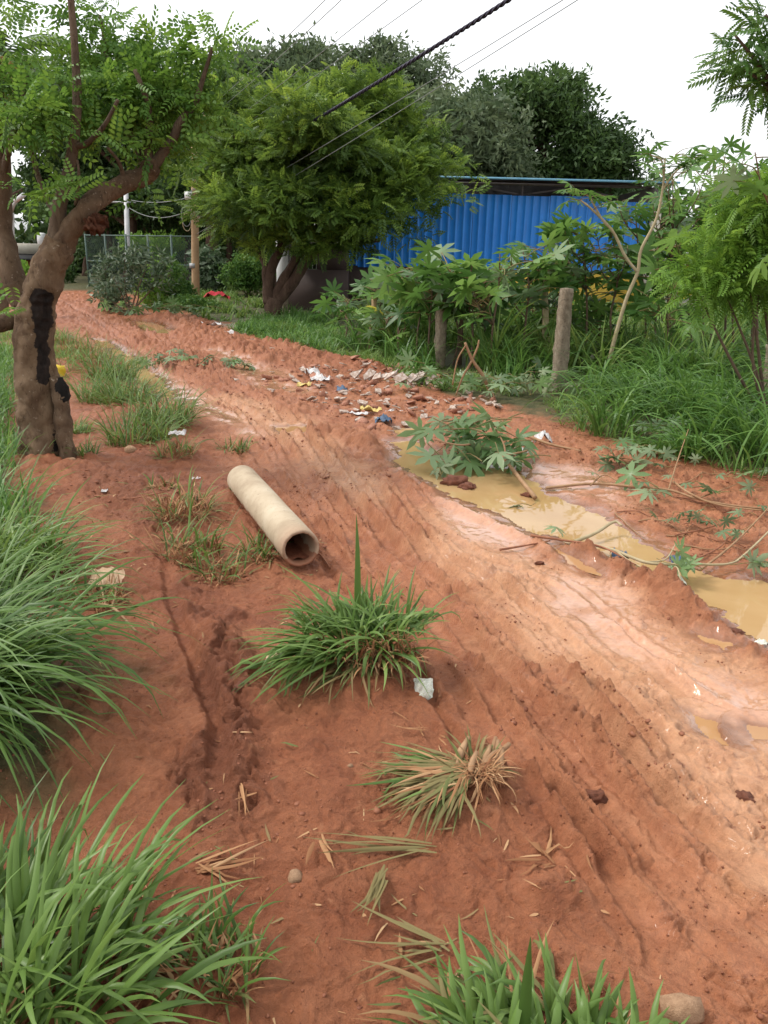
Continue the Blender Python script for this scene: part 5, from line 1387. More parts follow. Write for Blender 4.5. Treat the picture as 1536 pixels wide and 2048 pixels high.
# ------------------------------------------------------------------ stone posts
def rough_post(label, px, py, pxt, pyt, wpx, mname, cat='stone post', seed=1, dep=None, name='stone_post', hidden=0):
    b = GZ(px, py); Y = float(b[1]); t = P(pxt, pyt, Y)
    w = wpx * Y / FPX
    r = np.random.default_rng(seed)
    n = 26; k = 12
    V = []
    for i in range(n):
        f = i / (n - 1); c = b + (t - b) * f; c[2] = b[2] - .15 + (t[2] - b[2] + .15) * f
        ww = w * (1.08 - .16 * f)
        for j in range(k):
            a = j / k * 2 * math.pi + .5
            m = max(abs(math.cos(a)), abs(math.sin(a))); q = .5 / (m * .85 + .15)
            V.append(c - b + np.array([math.cos(a + .35), math.sin(a + .35), 0]) * ww * q)
    V = np.array(V)
    nz = fbm3((V + b) * 9, 3) * .10 * w + fbm3((V + b) * 40, 2) * .03 * w
    ctr = np.repeat((V.reshape(n, k, 3).mean(1)), k, 0); dv = V - ctr; dv /= np.linalg.norm(dv, axis=1)[:, None]
    V = V + dv * nz[:, None]
    i, j = np.meshgrid(np.arange(n - 1), np.arange(k), indexing='ij'); jn = (j + 1) % k
    F = np.stack([i * k + j, i * k + jn, (i + 1) * k + jn, (i + 1) * k + j], -1).reshape(-1, 4)
    mb = MB(); mb.add(V, F)
    topc = V[-k:].mean(0) + [0, 0, w * .06]
    n0 = mb.n; mb.add([topc], np.zeros((0, 4), int))
    jj = np.arange(k)
    mb.F.setdefault(3, []).append(np.stack([(n - 1) * k + jj, (n - 1) * k + (jj + 1) % k, np.full(k, n0)], -1)); mb.M.setdefault(3, []).append(np.zeros(k, int))
    return mb.obj(name, M[mname], None, loc=tuple(b), label=label, cat=cat, group='fence posts along the right bank')
rough_post('tall rough stone post nearest the road at the right', 1117, 782, 1133, 577, 26, 'stone', seed=1)
rough_post('stone post with a red painted top among the castor leaves', 878, 735, 886, 566, 20, 'stone', seed=2)
rough_post('leaning pale wooden post left of the red topped stone post', 740, 698, 750, 592, 11, 'pole', 'wooden post', seed=3, name='wooden_post')
rough_post('grey stone post in front of the spreading tree stems', 570, 628, 571, 567, 11, 'stone', seed=4)
rough_post('stone post cut off by the right edge of the picture', 1540, 800, 1546, 690, 24, 'stone', seed=5)
rt_ = P(886, 572, float(GZ(878, 735)[1]) - .12)

# ------------------------------------------------------------------ castor plants
def castor_leaf(r, lobes=8, droop=.25, narrow=.30, mats=None, petiole=.7, sag=.2):
    """palmate star leaf, diameter about 1, at the end of its stalk along +x"""
    V, F, mi = [], [], []
    c = np.array([petiole, 0, -sag * petiole * .3])
    def pt(rad, ang):
        return c + np.array([rad * math.cos(ang), rad * math.sin(ang), -droop * rad * rad * 1.6 + .06 * rad])
    V.append(c)
    span = 2 * math.pi * .93
    for k in range(lobes):
        a = -span / 2 + span * (k + .5) / lobes; L = .52 * (1 - .32 * abs((k + .5) / lobes - .5) * 2) * r.uniform(.9, 1.08)
        h = span / lobes / 2
        b = len(V)
        V += [pt(L * .27, a - h), pt(L * .64, a - h * narrow * 1.75), pt(L, a), pt(L * .64, a + h * narrow * 1.75), pt(L * .27, a + h), pt(L * .66, a) - np.array([0, 0, .025])]
        F += [[0, b, b + 5, b + 4], [b, b + 1, b + 2, b + 5], [b + 5, b + 2, b + 3, b + 4]]; mi += [0, 0, 0]
    m = len(V)
    pv, pf, _ = tube([np.zeros(3), np.array([petiole * .5, 0, .05]), c], [.016, .012, .010], k=4, n=5, cap=False)
    V = np.vstack([np.array(V), pv]); F = np.vstack([np.array(F), pf + m]); mi += [1] * len(pf)
    return V, F, np.array(mi)
CL = {}
r = np.random.default_rng(400)
for mname in ('castor', 'castor_pale', 'castor_yellow', 'castor_cut', 'castor_wilt'):
    L_ = []
    for k in range(5):
        V, F, mi = castor_leaf(r, 8 if k % 2 else 7, (.2, .35, .5, .28, .65)[k], (.34, .38, .3, .36, .32)[k], petiole=(.75, .6, .8, .5, .7)[k])
        if mname == 'castor_wilt':
            c = np.array([.7, 0, 0]); q = V - c; rr2 = np.hypot(q[:, 0], q[:, 1]); V[:, 2] += .18 * np.sin(q[:, 0] * 9 + k) * rr2; V[:, :2] = c[:2] + q[:, :2] * (1 - .25 * np.abs(np.sin(q[:, 1:2] * 5 + k)))
        L_.append(mesh_np('leaf', V, F, [M[mname], M['petiole']], mi))
    CL[mname] = L_
def leaf_at(parent, pos, d, size, mname, r, roll=.4, name='leaf'):
    Rm = frames(np.array([d], float), roll, r)[0]
    q = Matrix(Rm.tolist()).to_euler()
    return obj(name, CL[mname][r.integers(0, 5)], parent, tuple(pos), q, size)
def castor(label, px, py, pxt, pyt, leaves, size, seed, Y=None, branches=2, pale=.12, yellow=0, spread=.35, mname='stem_dark', thick=.018):
    r = np.random.default_rng(seed)
    b = GZ(px, py)
    if Y: b = P(px, py, Y); b[2] = gz(b[0], b[1])
    Y = float(b[1]); t = P(pxt, pyt, Y + r.uniform(-.3, .3))
    root = thing('castor_plant', label, 'castor plant', tuple(b), group='castor plants on the right bank')
    H = t - b
    main = spline(np.array([[0, 0, -.05], H * .35 + r.normal(0, .05, 3), H * .7 + r.normal(0, .06, 3), H]), 16)
    mb = MB(); add_tube(mb, main, np.linspace(thick, thick * .45, 16), k=7); mb.obj('stem', M[mname], root, smooth=True)
    lines = [main]
    hl = np.linalg.norm(H)
    for k in range(branches):
        s = main[r.integers(6, 12)]; a = r.uniform(0, 2 * math.pi); L = hl * r.uniform(.22, .4)
        e = s + np.array([math.cos(a) * .55, math.sin(a) * .4, .75]) * L
        ln = spline(np.array([s, (s + e) / 2 + np.array([math.cos(a), math.sin(a), -.4]) * .08 * L, e]), 9)
        mb = MB(); add_tube(mb, ln, np.linspace(thick * .6, thick * .3, 9), k=6); mb.obj('branch', M[mname], root, smooth=True)
        lines.append(ln)
    for k in range(leaves):
        ln = lines[r.integers(0, len(lines))]; f = 1 - abs(r.normal(0, spread)) 
        f = min(max(f, .25), 1); i = f * (len(ln) - 1); i0 = int(i); i1 = min(i0 + 1, len(ln) - 1)
        p = ln[i0] + (ln[i1] - ln[i0]) * (i - i0)
        a = r.uniform(0, 2 * math.pi); el = r.uniform(-.15, .8) * (.4 + .8 * f)
        mt = 'castor_yellow' if k < yellow else ('castor_pale' if r.random() < pale else 'castor')
        leaf_at(root, p, [math.cos(a), math.sin(a), el], r.uniform(*size), mt, r, roll=.7)
    return root
CP = [ # base px, tip px, leaves, size range, label
 (705, 690, 700, 560, 12, (.4, .6), 'low castor plant at the left end of the thicket', 0, 1),
 (745, 695, 760, 545, 16, (.4, .65), 'castor plant hiding the leaning wooden post', 0, 2),
 (800, 715, 800, 560, 14, (.45, .7), 'castor plant with a yellow leaf left of the red topped post', 1, 1),
 (835, 725, 840, 500, 20, (.5, .8), 'bright castor plant rising in front of the blue wall beside the tree', 0, 2),
 (905, 730, 900, 505, 18, (.5, .8), 'castor plant just behind the red topped stone post', 0, 2),
 (940, 740, 945, 490, 20, (.5, .8), 'castor plant with pale top leaves left of the tall stone post', 0, 2),
 (985, 745, 1000, 470, 22, (.45, .7), 'castor plant in front of the middle of the blue wall', 0, 3),
 (1040, 735, 1045, 460, 20, (.45, .7), 'castor plant over the yellow base left of the tall post', 0, 2),
 (1085, 730, 1090, 440, 20, (.4, .65), 'castor plant directly behind the tall stone post', 0, 3),
 (1170, 735, 1165, 420, 24, (.4, .65), 'castor plant right of the tall stone post', 0, 3),
 (1240, 740, 1215, 430, 20, (.4, .6), 'castor plant beside the pale forked stem', 0, 2),
 (1330, 735, 1345, 330, 28, (.35, .55), 'tall castor plant at the right end of the shed', 0, 4),
 (1375, 745, 1380, 480, 22, (.6, .9), 'large leaved castor plant at the right with a yellowing leaf', 1, 2),
 (1420, 730, 1430, 340, 28, (.35, .55), 'tall castor plant against the white sky at right', 0, 4),
 (1470, 730, 1465, 360, 26, (.35, .55), 'castor plant behind the feathery shrub', 0, 4),
 (1520, 740, 1520, 330, 28, (.38, .6), 'castor plant at the right edge of the picture', 0, 4),
 (1290, 725, 1270, 400, 22, (.35, .55), 'castor plant in front of the shed corner pillar', 0, 3)]
CP += [(690, 680, 690, 600, 9, (.35, .55), 'knee high castor seedling at the left end of the right bank', 0, 1),
 (775, 705, 780, 590, 12, (.4, .6), 'short castor plant between the wooden post and the red topped post', 0, 1),
 (860, 730, 865, 540, 18, (.45, .7), 'castor plant leaning over the red topped stone post', 0, 2),
 (815, 700, 815, 520, 18, (.45, .7), 'castor plant at the lower right edge of the spreading tree crown', 0, 2),
 (960, 720, 970, 530, 18, (.45, .7), 'castor plant covering the yellow base left of the pale broken stem', 0, 2),
 (1070, 715, 1065, 555, 16, (.4, .6), 'low castor plant left of the pale broken stem', 0, 2),
 (1135, 720, 1140, 500, 22, (.4, .6), 'castor plant right behind the tall stone post top', 0, 3),
 (1190, 725, 1195, 560, 18, (.4, .6), 'low castor plant between the tall post and the forked stem', 0, 2),
 (1310, 725, 1315, 480, 24, (.4, .6), 'bushy castor plant at the shed corner', 0, 3),
 (1350, 720, 1355, 400, 26, (.35, .5), 'castor plant with small dark leaves against the sky gap', 0, 4),
 (1400, 725, 1405, 400, 24, (.35, .5), 'castor plant behind the large leaved one', 0, 4),
 (1450, 725, 1450, 300, 24, (.32, .48), 'tallest castor plant rising above the feathery shrub', 0, 4),
 (1500, 730, 1490, 440, 22, (.4, .6), 'castor plant inside the feathery shrub', 0, 3),
 (1340, 750, 1330, 600, 12, (.45, .65), 'low castor plant in the tall grass right of the forked stem', 1, 1)]
for i, (a, b, c, d, n, s, lb, ye, br) in enumerate(CP):
    castor(lb, a, b, c, (d + 38 if a < 1200 else d + 12), int(n * 1.3), s, 460 + i, branches=br + 1, yellow=ye, thick=.02)
castor('big leaved castor overhanging the upper right edge', 1600, 760, 1550, 270, 10, (.4, .55), 440, branches=2, Y=7.2)
# tall pale forked stem in front of the shed
ps = GZ(1215, 745); YF = float(ps[1]) - .6
fk = thing('castor_plant', 'bare pale forked castor stem reaching above the shed roof', 'castor plant', (P(1215, 745, YF)[0], YF, 0), group='castor plants on the right bank')
for b in ([(1210, 760, 8), (1226, 690, 8), (1252, 600, 7), (1275, 545, 6.5), (1282, 500, 5.5), (1312, 440, 5), (1325, 380, 4), (1330, 320, 3)], [(1275, 545, 6), (1250, 512, 5.5), (1225, 462, 5), (1185, 420, 4), (1160, 400, 3)], [(1325, 380, 4), (1350, 345, 3), (1370, 330, 3)], [(1225, 460, 4), (1205, 440, 4), (1180, 395, 3)], [(1328, 350, 4), (1322, 320, 3), (1300, 310, 2.5)]):
    p, w = PP(b, YF); limb('stem', p, w, fk, 'stem_pale', k=8, n=30, bmp=.06)
r = np.random.default_rng(441)
for a, b in ((1330, 320), (1370, 330), (1300, 310), (1160, 400), (1180, 395), (1345, 345), (1310, 325), (1350, 310), (1185, 420), (1150, 385), (1375, 345)):
    for k in range(3):
        an = r.uniform(0, 2 * math.pi)
        leaf_at(fk, P(a, b, YF) - np.array(fk.location), [math.cos(an), math.sin(an), r.uniform(-.2, .6)], r.uniform(.28, .42), 'castor' if r.random() > .2 else 'castor_pale', r)
for k in range(4):
    pass

# ------------------------------------------------------------------ concrete pipe
a = GZ(601, 1128); b = GZ(487, 978)
R_ = .104
a = G(602, 1104, R_ + .02); b = G(484, 964, R_ + .02)
za = max(gz(a[0], a[1]), gz(b[0], b[1]), 0)
a[2] = b[2] = za + R_ - .016
d = b - a; Lp = np.linalg.norm(d)
pipe = thing('concrete_pipe', 'pale concrete pipe lying on the verge with its open end facing the viewer', 'pipe', tuple(a))
u = d / Lp
pipe.rotation_euler = Vector(u).to_track_quat('X', 'Z').to_euler()
k = 48; rows = [(0.0, R_ * .80), (0.0, R_ * .985), (.004, R_)]
prof = [(Lp - .01, R_ * .78)] + [(x, R_ * .79) for x in np.linspace(Lp * .8, .05, 5)] + [(.012, R_ * .795), (.0, R_ * .83), (-.003, R_ * .9), (0, R_ * .97), (.012, R_)] + [(x, R_ * (1 + .006 * math.sin(x * 9))) for x in np.linspace(.06, Lp - .03, 26)] + [(Lp, R_ * .97), (Lp + .003, R_ * .9), (Lp, R_ * .82), (Lp - .01, R_ * .78)]
V = []
for x, rad in prof:
    for j in range(k):
        an = j / k * 2 * math.pi
        chip = (.012 * max(0, fbm3(np.array([[math.cos(an) * 3, math.sin(an) * 3, 1.0]]), 2)[0])) if abs(x) < .008 else 0
        V.append([x + chip, rad * math.cos(an), rad * math.sin(an)])
V = np.array(V); n = len(prof)
i, j = np.meshgrid(np.arange(n - 1), np.arange(k), indexing='ij'); jn = (j + 1) % k
F = np.stack([i * k + j, (i + 1) * k + j, (i + 1) * k + jn, i * k + jn], -1).reshape(-1, 4)
mb = MB(); mb.add(V, F); pb_ = mb.obj('pipe_wall', M['concrete_pipe'], pipe, smooth=True)
# dried mud lying inside the pipe
xs = np.linspace(.03, Lp * .8, 14); ys = np.linspace(-1, 1, 9)
V = np.array([[x, y * R_ * .55, -R_ * .62 + .006 * math.sin(x * 30 + y * 5)] for x in xs for y in ys]); i, j = np.meshgrid(np.arange(13), np.arange(8), indexing='ij')
F = np.stack([i * 9 + j, (i + 1) * 9 + j, (i + 1) * 9 + j + 1, i * 9 + j + 1], -1).reshape(-1, 4)
mb = MB(); mb.add(V, F); mb.obj('silt', M['darkclod'], pipe, smooth=True)

# ------------------------------------------------------------------ rubble, litter, fallen branch, sticks
r = np.random.default_rng(500)
def lump_mesh(name, mats, seed, flat=.6, ang=.0, sub=1, amp=.28):
    r = np.random.default_rng(seed)
    t = (1 + 5 ** .5) / 2
    V = np.array([[-1, t, 0], [1, t, 0], [-1, -t, 0], [1, -t, 0], [0, -1, t], [0, 1, t], [0, -1, -t], [0, 1, -t], [t, 0, -1], [t, 0, 1], [-t, 0, -1], [-t, 0, 1]]) / 1.9
    F = np.array([[0, 11, 5], [0, 5, 1], [0, 1, 7], [0, 7, 10], [0, 10, 11], [1, 5, 9], [5, 11, 4], [11, 10, 2], [10, 7, 6], [7, 1, 8], [3, 9, 4], [3, 4, 2], [3, 2, 6], [3, 6, 8], [3, 8, 9], [4, 9, 5], [2, 4, 11], [6, 2, 10], [8, 6, 7], [9, 8, 1]])
    for _ in range(sub):
        mid = {}; V = list(V); F2 = []
        def mp(a, b):
            k = (min(a, b), max(a, b))
            if k not in mid:
                v = (V[a] + V[b]) / 2; V.append(v / np.linalg.norm(v) * 1.0); mid[k] = len(V) - 1
            return mid[k]
        for a, b, c in F:
            x, y, z = mp(a, b), mp(b, c), mp(c, a); F2 += [[a, x, z], [b, y, x], [c, z, y], [x, y, z]]
        V, F = np.array(V), np.array(F2)
    V = V / np.linalg.norm(V, axis=1)[:, None]
    if ang: V = np.sign(V) * np.abs(V) ** ang
    V = V * (1 + amp * fbm3(V * (1.5 if amp < .5 else 2.4) + seed * 3.1, 4))[:, None]
    V = V * np.array([1, r.uniform(.6, .9), flat]) * .5
    return mesh_np(name, V, F, mats)
def shard_mesh(name, m, seed, th=.10):
    r = np.random.default_rng(seed); n = r.integers(4, 7)
    a = np.sort(r.random(n)) * .35 + np.arange(n) / n; a = a * 2 * math.pi
    rad = r.uniform(.35, .6, n); b = np.stack([rad * np.cos(a), rad * np.sin(a) * .7], -1)
    V = [(x, y, 0) for x, y in b] + [(x * .96, y * .96, th) for x, y in b]
    F = [list(range(n))[::-1], list(range(n, 2 * n))] + [[i, (i + 1) % n, n + (i + 1) % n, n + i] for i in range(n)]
    me = bpy.data.meshes.new(name); me.from_pydata(V, [], F); me.materials.append(m); me.update()
    return me
def crumple_mesh(name, m, seed, nx=9, amp=.22, asp=.8, hgt=.0):
    """a crumpled sheet of plastic or paper"""
    r = np.random.default_rng(seed)
    x, y = np.meshgrid(np.linspace(-.5, .5, nx), np.linspace(-.5, .5, nx) * asp, indexing='ij')
    p = np.stack([x, y, 0 * x], -1).reshape(-1, 3)
    p[:, :2] += .10 * np.stack([fbm3(p * 3 + seed, 2), fbm3(p * 3 + seed + 40, 2)], -1)
    z = amp * np.abs(fbm3(np.column_stack([p[:, :2] * 3.5, np.full(len(p), seed * 1.7)]), 3)) + hgt * (1 - 4 * (p[:, 0] ** 2)) * (1 - 3 * p[:, 1] ** 2)
    p[:, 2] = np.maximum(z, 0) + .01
    i, j = np.meshgrid(np.arange(nx - 1), np.arange(nx - 1), indexing='ij'); a = i * nx + j
    return mesh_np(name, p, np.stack([a, a + nx, a + nx + 1, a + 1], -1).reshape(-1, 4), m, smooth=False)
def block_mesh(name, m, seed):
    """an angular broken piece: a box with knocked off, uneven corners"""
    r = np.random.default_rng(seed)
    V, F = box((0, 0, 0), (1, r.uniform(.45, .9), r.uniform(.3, .6)))
    V = V + r.normal(0, .10, V.shape); V[r.integers(0, 8)] *= .55
    c = V.mean(0); V2 = list(V); F2 = []
    for f in F:                                                # split every face round an uneven middle
        mid = V[f].mean(0) + r.normal(0, .05, 3); V2.append(mid); n = len(V2) - 1
        F2 += [[f[i], f[(i + 1) % 4], n] for i in range(4)]
    return mesh_np(name, np.array(V2), np.array(F2), m)
BR_ = [block_mesh('brick_fragment', M['brick'], 510 + k) for k in range(8)]
SH_ = [shard_mesh('tile_shard', M['shard'], 530 + k) for k in range(6)]
RK_ = [lump_mesh('rock', M['rock'], 540 + k, flat=.6, ang=.85) for k in range(4)]
CD_ = [lump_mesh('mud_clod', M['darkclod'], 550 + k, flat=.5, ang=.85, sub=2, amp=.6) for k in range(5)]
HEAP = Gp([(520, 765), (600, 745), (660, 735), (760, 735), (850, 745), (900, 775), (990, 795), (1010, 815), (930, 830), (850, 830), (830, 880), (760, 885), (720, 840), (640, 830), (600, 800)])
lo, hi = HEAP.min(0), HEAP.max(0)
def scatter(poly, n, r, dense=None):
    out = []
    lo, hi = poly.min(0), poly.max(0)
    while len(out) < n:
        p = r.uniform(lo, hi)
        if sdf_poly(p[:1], p[1:], poly)[0] < .05: out.append(p)
    return np.array(out)
pts = scatter(HEAP, 290, r); zz = height(pts[:, 0], pts[:, 1])
for k in range(120):
    s = r.uniform(.04, .14); z = zz[k] + s * .05
    obj('brick_fragment', BR_[k % 8], None, (*pts[k], z), (r.uniform(-.5, .5), r.uniform(-.5, .5), r.uniform(0, 6)), (s, s, s * r.uniform(.6, 1)), 'muddy broken brick piece lying in the rubble spread across the road', 'brick fragment', 'brick fragments in the rubble')
for k in range(120, 285):
    s = r.uniform(.04, .16)
    obj('tile_shard', SH_[k % 6], None, (*pts[k], zz[k] + .02), (r.uniform(-.45, .45), r.uniform(-.45, .45), r.uniform(0, 6)), (s, s, s), 'pale flat tile shard lying in the rubble spread across the road', 'tile shard', 'tile shards in the rubble')
# a stack of broken tiles leaning in a row at the back of the rubble
c = G(790, 768)
for k in range(12):
    p = c + np.array([(k - 6) * .085 + r.normal(0, .02), r.normal(0, .15), 0]); p[2] = gz(p[0], p[1]) + .07
    obj('tile_shard', SH_[k % 6], None, tuple(p), (r.uniform(.5, .9), r.uniform(-.8, -.4), r.uniform(-.4, .4)), r.uniform(.16, .26), 'grey broken slab leaning in the row at the back of the rubble', 'tile shard', 'leaning slabs at the back of the rubble')
for k in range(26):                                              # pebbles and shards strewn up the road
    q = [r.uniform(400, 700), r.uniform(640, 800)]; p = G(*q); 
    if sdf_poly(p[:1], p[1:2], ROAD)[0] > -.1: continue
    s = r.uniform(.05, .12)
    obj('tile_shard', SH_[k % 6], None, (p[0], p[1], gz(p[0], p[1]) + .015), (r.uniform(-.3, .3), r.uniform(-.3, .3), r.uniform(0, 6)), s, 'small pale shard strewn on the road beyond the rubble', 'tile shard', 'shards strewn on the far road')
def litter(name, label, cat, px, py, size, m, seed, rot=0, amp=.25, asp=.8, hgt=0.0, tilt=0.0, sz=1.0, lift=0.0):
    p = GZ(px, py)
    return obj(name, crumple_mesh(name, M[m], seed, amp=amp, asp=asp, hgt=hgt), None, (p[0], p[1], p[2] + lift), (tilt, 0, rot), (size, size, size * sz), label, cat)
litter('plastic_bag', 'crumpled dark blue plastic bag at the lower end of the rubble', 'plastic bag', 767, 850, .17, 'plasticblue', 601, amp=.5, hgt=.3)
litter('plastic_bag', 'yellow crumpled plastic wrapper in the middle of the rubble', 'wrapper', 742, 834, .22, 'plasticyellow', 602, amp=.4, asp=.5)
litter('plastic_bag', 'white plastic bag on the upper left part of the rubble', 'plastic bag', 640, 772, .26, 'plasticwhite', 603, amp=.5, asp=.4, hgt=.1)
litter('plastic_bag', 'greyish white bag at the far left corner of the rubble', 'plastic bag', 625, 758, .2, 'plasticwhite', 604, amp=.6, hgt=.3, asp=.6)
litter('paper_scrap', 'tan paper scrap beside the white bag in the rubble', 'paper', 608, 776, .17, 'plasticyellow', 605, amp=.4)
litter('plastic_bag', 'small purple blue wrapper in the rubble', 'wrapper', 684, 790, .13, 'plasticblue', 606, amp=.5, hgt=.3)
litter('plastic_bag', 'white plastic sheet under the middle of the rubble', 'plastic bag', 715, 838, .22, 'plasticwhite', 607, amp=.25, asp=.4)
litter('plastic_bag', 'flat white plastic piece at the right of the yellow wrapper', 'plastic bag', 788, 828, .17, 'plasticwhite', 608, amp=.25, asp=.5)
litter('plastic_bag', 'white knotted bag beside the fallen castor branch', 'plastic bag', 1084, 892, .16, 'plasticwhite', 609, amp=.5, hgt=.55)
litter('plastic_bag', 'flat pale bag under the fallen castor leaves', 'plastic bag', 1025, 905, .24, 'plasticwhite', 610, amp=.3, asp=.5)
litter('wrapper', 'crumpled green and white wrapper at the right foot of the middle grass clump', 'wrapper', 846, 1402, .075, 'wrapper', 611, amp=.6, hgt=.5, asp=1.1, tilt=.7, sz=1.2, lift=.012)
litter('paper_scrap', 'curled tan paper scrap left of the middle grass clump', 'paper', 550, 1362, .075, 'paper', 612, amp=.5, hgt=.4)
litter('paper_scrap', 'folded piece of cardboard by the tip of the arching clump', 'cardboard', 215, 1190, .17, 'paper', 613, amp=.25, hgt=.25, tilt=.35, lift=.03)
litter('wrapper', 'small yellow and white packet at the right edge by the puddle', 'wrapper', 1524, 1285, .06, 'wrapper', 614, amp=.5, hgt=.3)
litter('plastic_bag', 'tiny white scrap in the muddy hollow below the tree', 'plastic scrap', 210, 996, .04, 'plasticwhite', 615, amp=.5)
litter('plastic_bag', 'white strip caught in the muddy tuft right of the tree', 'plastic scrap', 358, 910, .13, 'plasticwhite', 616, amp=.4, asp=.35, lift=.10, tilt=.5)
litter('plastic_bag', 'small white scrap left of the far end of the pipe', 'plastic scrap', 392, 962, .06, 'plasticwhite', 617, amp=.4)
litter('plastic_bag', 'white and red wrapper at the far road edge', 'wrapper', 447, 674, .4, 'plasticwhite', 618, amp=.3, asp=.3)
litter('cloth', 'white rag lying on the far red mud', 'cloth', 418, 658, .5, 'plasticwhite', 619, amp=.35, asp=.35)
litter('cloth', 'red cloth dropped on the grass behind the wooden pole', 'cloth', 434, 606, .75, 'redcloth', 620, amp=.3, hgt=.2, asp=.5, lift=.1)
litter('plastic_bag', 'blue and black scrap at the water side of the sticks', 'plastic scrap', 1240, 1103, .10, 'plasticblue', 621, amp=.5, hgt=.2)
litter('plastic_bag', 'pale blue scrap by the bend of the long puddle', 'plastic scrap', 1358, 1118, .09, 'plasticblue', 622, amp=.5, hgt=.2)
litter('plastic_bag', 'yellow bag hanging behind the right side of the old trunk', 'plastic bag', 116, 762, .2, 'yellowbag', 623, amp=.4, hgt=.6, tilt=1.2, lift=.05)
litter('wrapper', 'little crumpled packet caught at the twigs over the puddle', 'wrapper', 1355, 1165, .09, 'wrapper', 624, amp=.5, hgt=.4)
for i, (px, py, s, lb) in enumerate(((1362, 2035, .10, 'tan rock at the bottom edge right of the grass clump'), (700, 1548, .022, 'small pale pebble on the bare soil'), (262, 915, .11, 'rounded stone in front of the verge tufts'), (148, 948, .05, 'grey stone at the tree foot'), (925, 1960, .05, 'dark pebble under the bottom clump'), (590, 1760, .05, 'flat muddy stone on the smooth soil'))):
    p = GZ(px, py); obj('stone', RK_[i % 4], None, (p[0], p[1], p[2] + s * .12), (0, 0, i), s, lb, 'stone')
p = GZ(905, 955)
for i, (px, py, s, lb) in enumerate(((912, 960, .2, 'large mud clod standing in the long puddle'), (935, 968, .12, 'smaller mud clod beside the one in the puddle'), (1057, 985, .1, 'grassy clod at the end of the fallen stem'), (485, 1425, .05, 'dark clod on the loosened soil'), (1470, 1262, .08, 'mud clod on the churned bank'), (1190, 1590, .07, 'mud lump between the tyre ruts'), (1490, 1590, .06, 'lone lump on the tan slurry'), (1080, 1120, .05, 'small lump on the wet mud'))):
    p = GZ(px, py); obj('mud_clod', CD_[i % 5], None, (p[0], p[1], max(p[2], -.03) + s * .03), (0, 0, i * 1.3), (s, s, s * 1.1), lb, 'mud clod')
# crumbs of torn mud
n = 15000
q = np.stack([r.uniform(-3.5, 5.5, n * 3), r.uniform(1.2, 13, n * 3)], -1)
h, at = height(q[:, 0], q[:, 1], True)
keep = (at['wet'] < .35) & (at['green'] < .5) & (h > -.02) & (fbm(q[:, 0] * 1.4, q[:, 1] * 1.4, 3) + .5 * fbm(q[:, 0] * 5, q[:, 1] * 5, 2) > .12) & ((sdf_poly(q[:, 0], q[:, 1], ROAD) < 0) | (at['loose'] > .3) | (r.random(n * 3) < .25))
q, h = q[keep][:n], h[keep][:n]
t = (1 + 5 ** .5) / 2
V0 = np.array([[-1, t, 0], [1, t, 0], [-1, -t, 0], [1, -t, 0], [0, -1, t], [0, 1, t], [0, -1, -t], [0, 1, -t], [t, 0, -1], [t, 0, 1], [-t, 0, -1], [-t, 0, 1]]) / 3.8
F0 = np.array([[0, 11, 5], [0, 5, 1], [0, 1, 7], [0, 7, 10], [0, 10, 11], [1, 5, 9], [5, 11, 4], [11, 10, 2], [10, 7, 6], [7, 1, 8], [3, 9, 4], [3, 4, 2], [3, 2, 6], [3, 6, 8], [3, 8, 9], [4, 9, 5], [2, 4, 11], [6, 2, 10], [8, 6, 7], [9, 8, 1]])
mb = MB()
for k in range(5):
    m = np.arange(len(q)) % 5 == k
    tv = V0 * (1 + .3 * r.normal(size=(12, 1))) * np.array([1, .8, .55])
    V, F = inst(tv, F0, np.column_stack([q[m], h[m]]), frames(np.column_stack([r.normal(size=(m.sum(), 2)), np.zeros(m.sum())]), .3, r), r.uniform(.006, .018, m.sum()) * (1 + .9 * (r.random(m.sum()) < .15)))
    mb.add(V, F)
mb.obj('mud_crumbs', M['crumb'], None, kind='stuff', label='torn crumbs of red mud over the road')
# grit near the viewer
n = 9000
q = np.stack([r.uniform(-2.2, 3.2, n * 2), 1.1 + 4.5 * r.random(n * 2) ** 1.2], -1)
h, at = height(q[:, 0], q[:, 1], True)
keep = (at['wet'] < .5) & (h > -.02) & (fbm(q[:, 0] * 2.2, q[:, 1] * 2.2, 3) > -.15)
q, h = q[keep][:n], h[keep][:n]
V0 = np.array([[1, 0, 0], [-1, 0, 0], [0, 1, 0], [0, -1, 0], [0, 0, 1], [0, 0, -1.0]]) * .5; F0 = np.array([[0, 2, 4], [2, 1, 4], [1, 3, 4], [3, 0, 4], [2, 0, 5], [1, 2, 5], [3, 1, 5], [0, 3, 5]])
mb = MB()
for k in range(4):
    m = np.arange(len(q)) % 4 == k
    V, F = inst(V0 * (1 + .35 * r.normal(size=(6, 1))) * np.array([1, .8, .7]), F0, np.column_stack([q[m], h[m] + .001]), frames(np.column_stack([r.normal(size=(m.sum(), 2)), r.normal(0, .3, m.sum())]), .6, r), .003 + .009 * r.random(m.sum()) ** 2.5)
    mb.add(V, F)
mb.obj('grit', M['crumb'], None, kind='stuff', label='fine grit scattered on the near red soil')
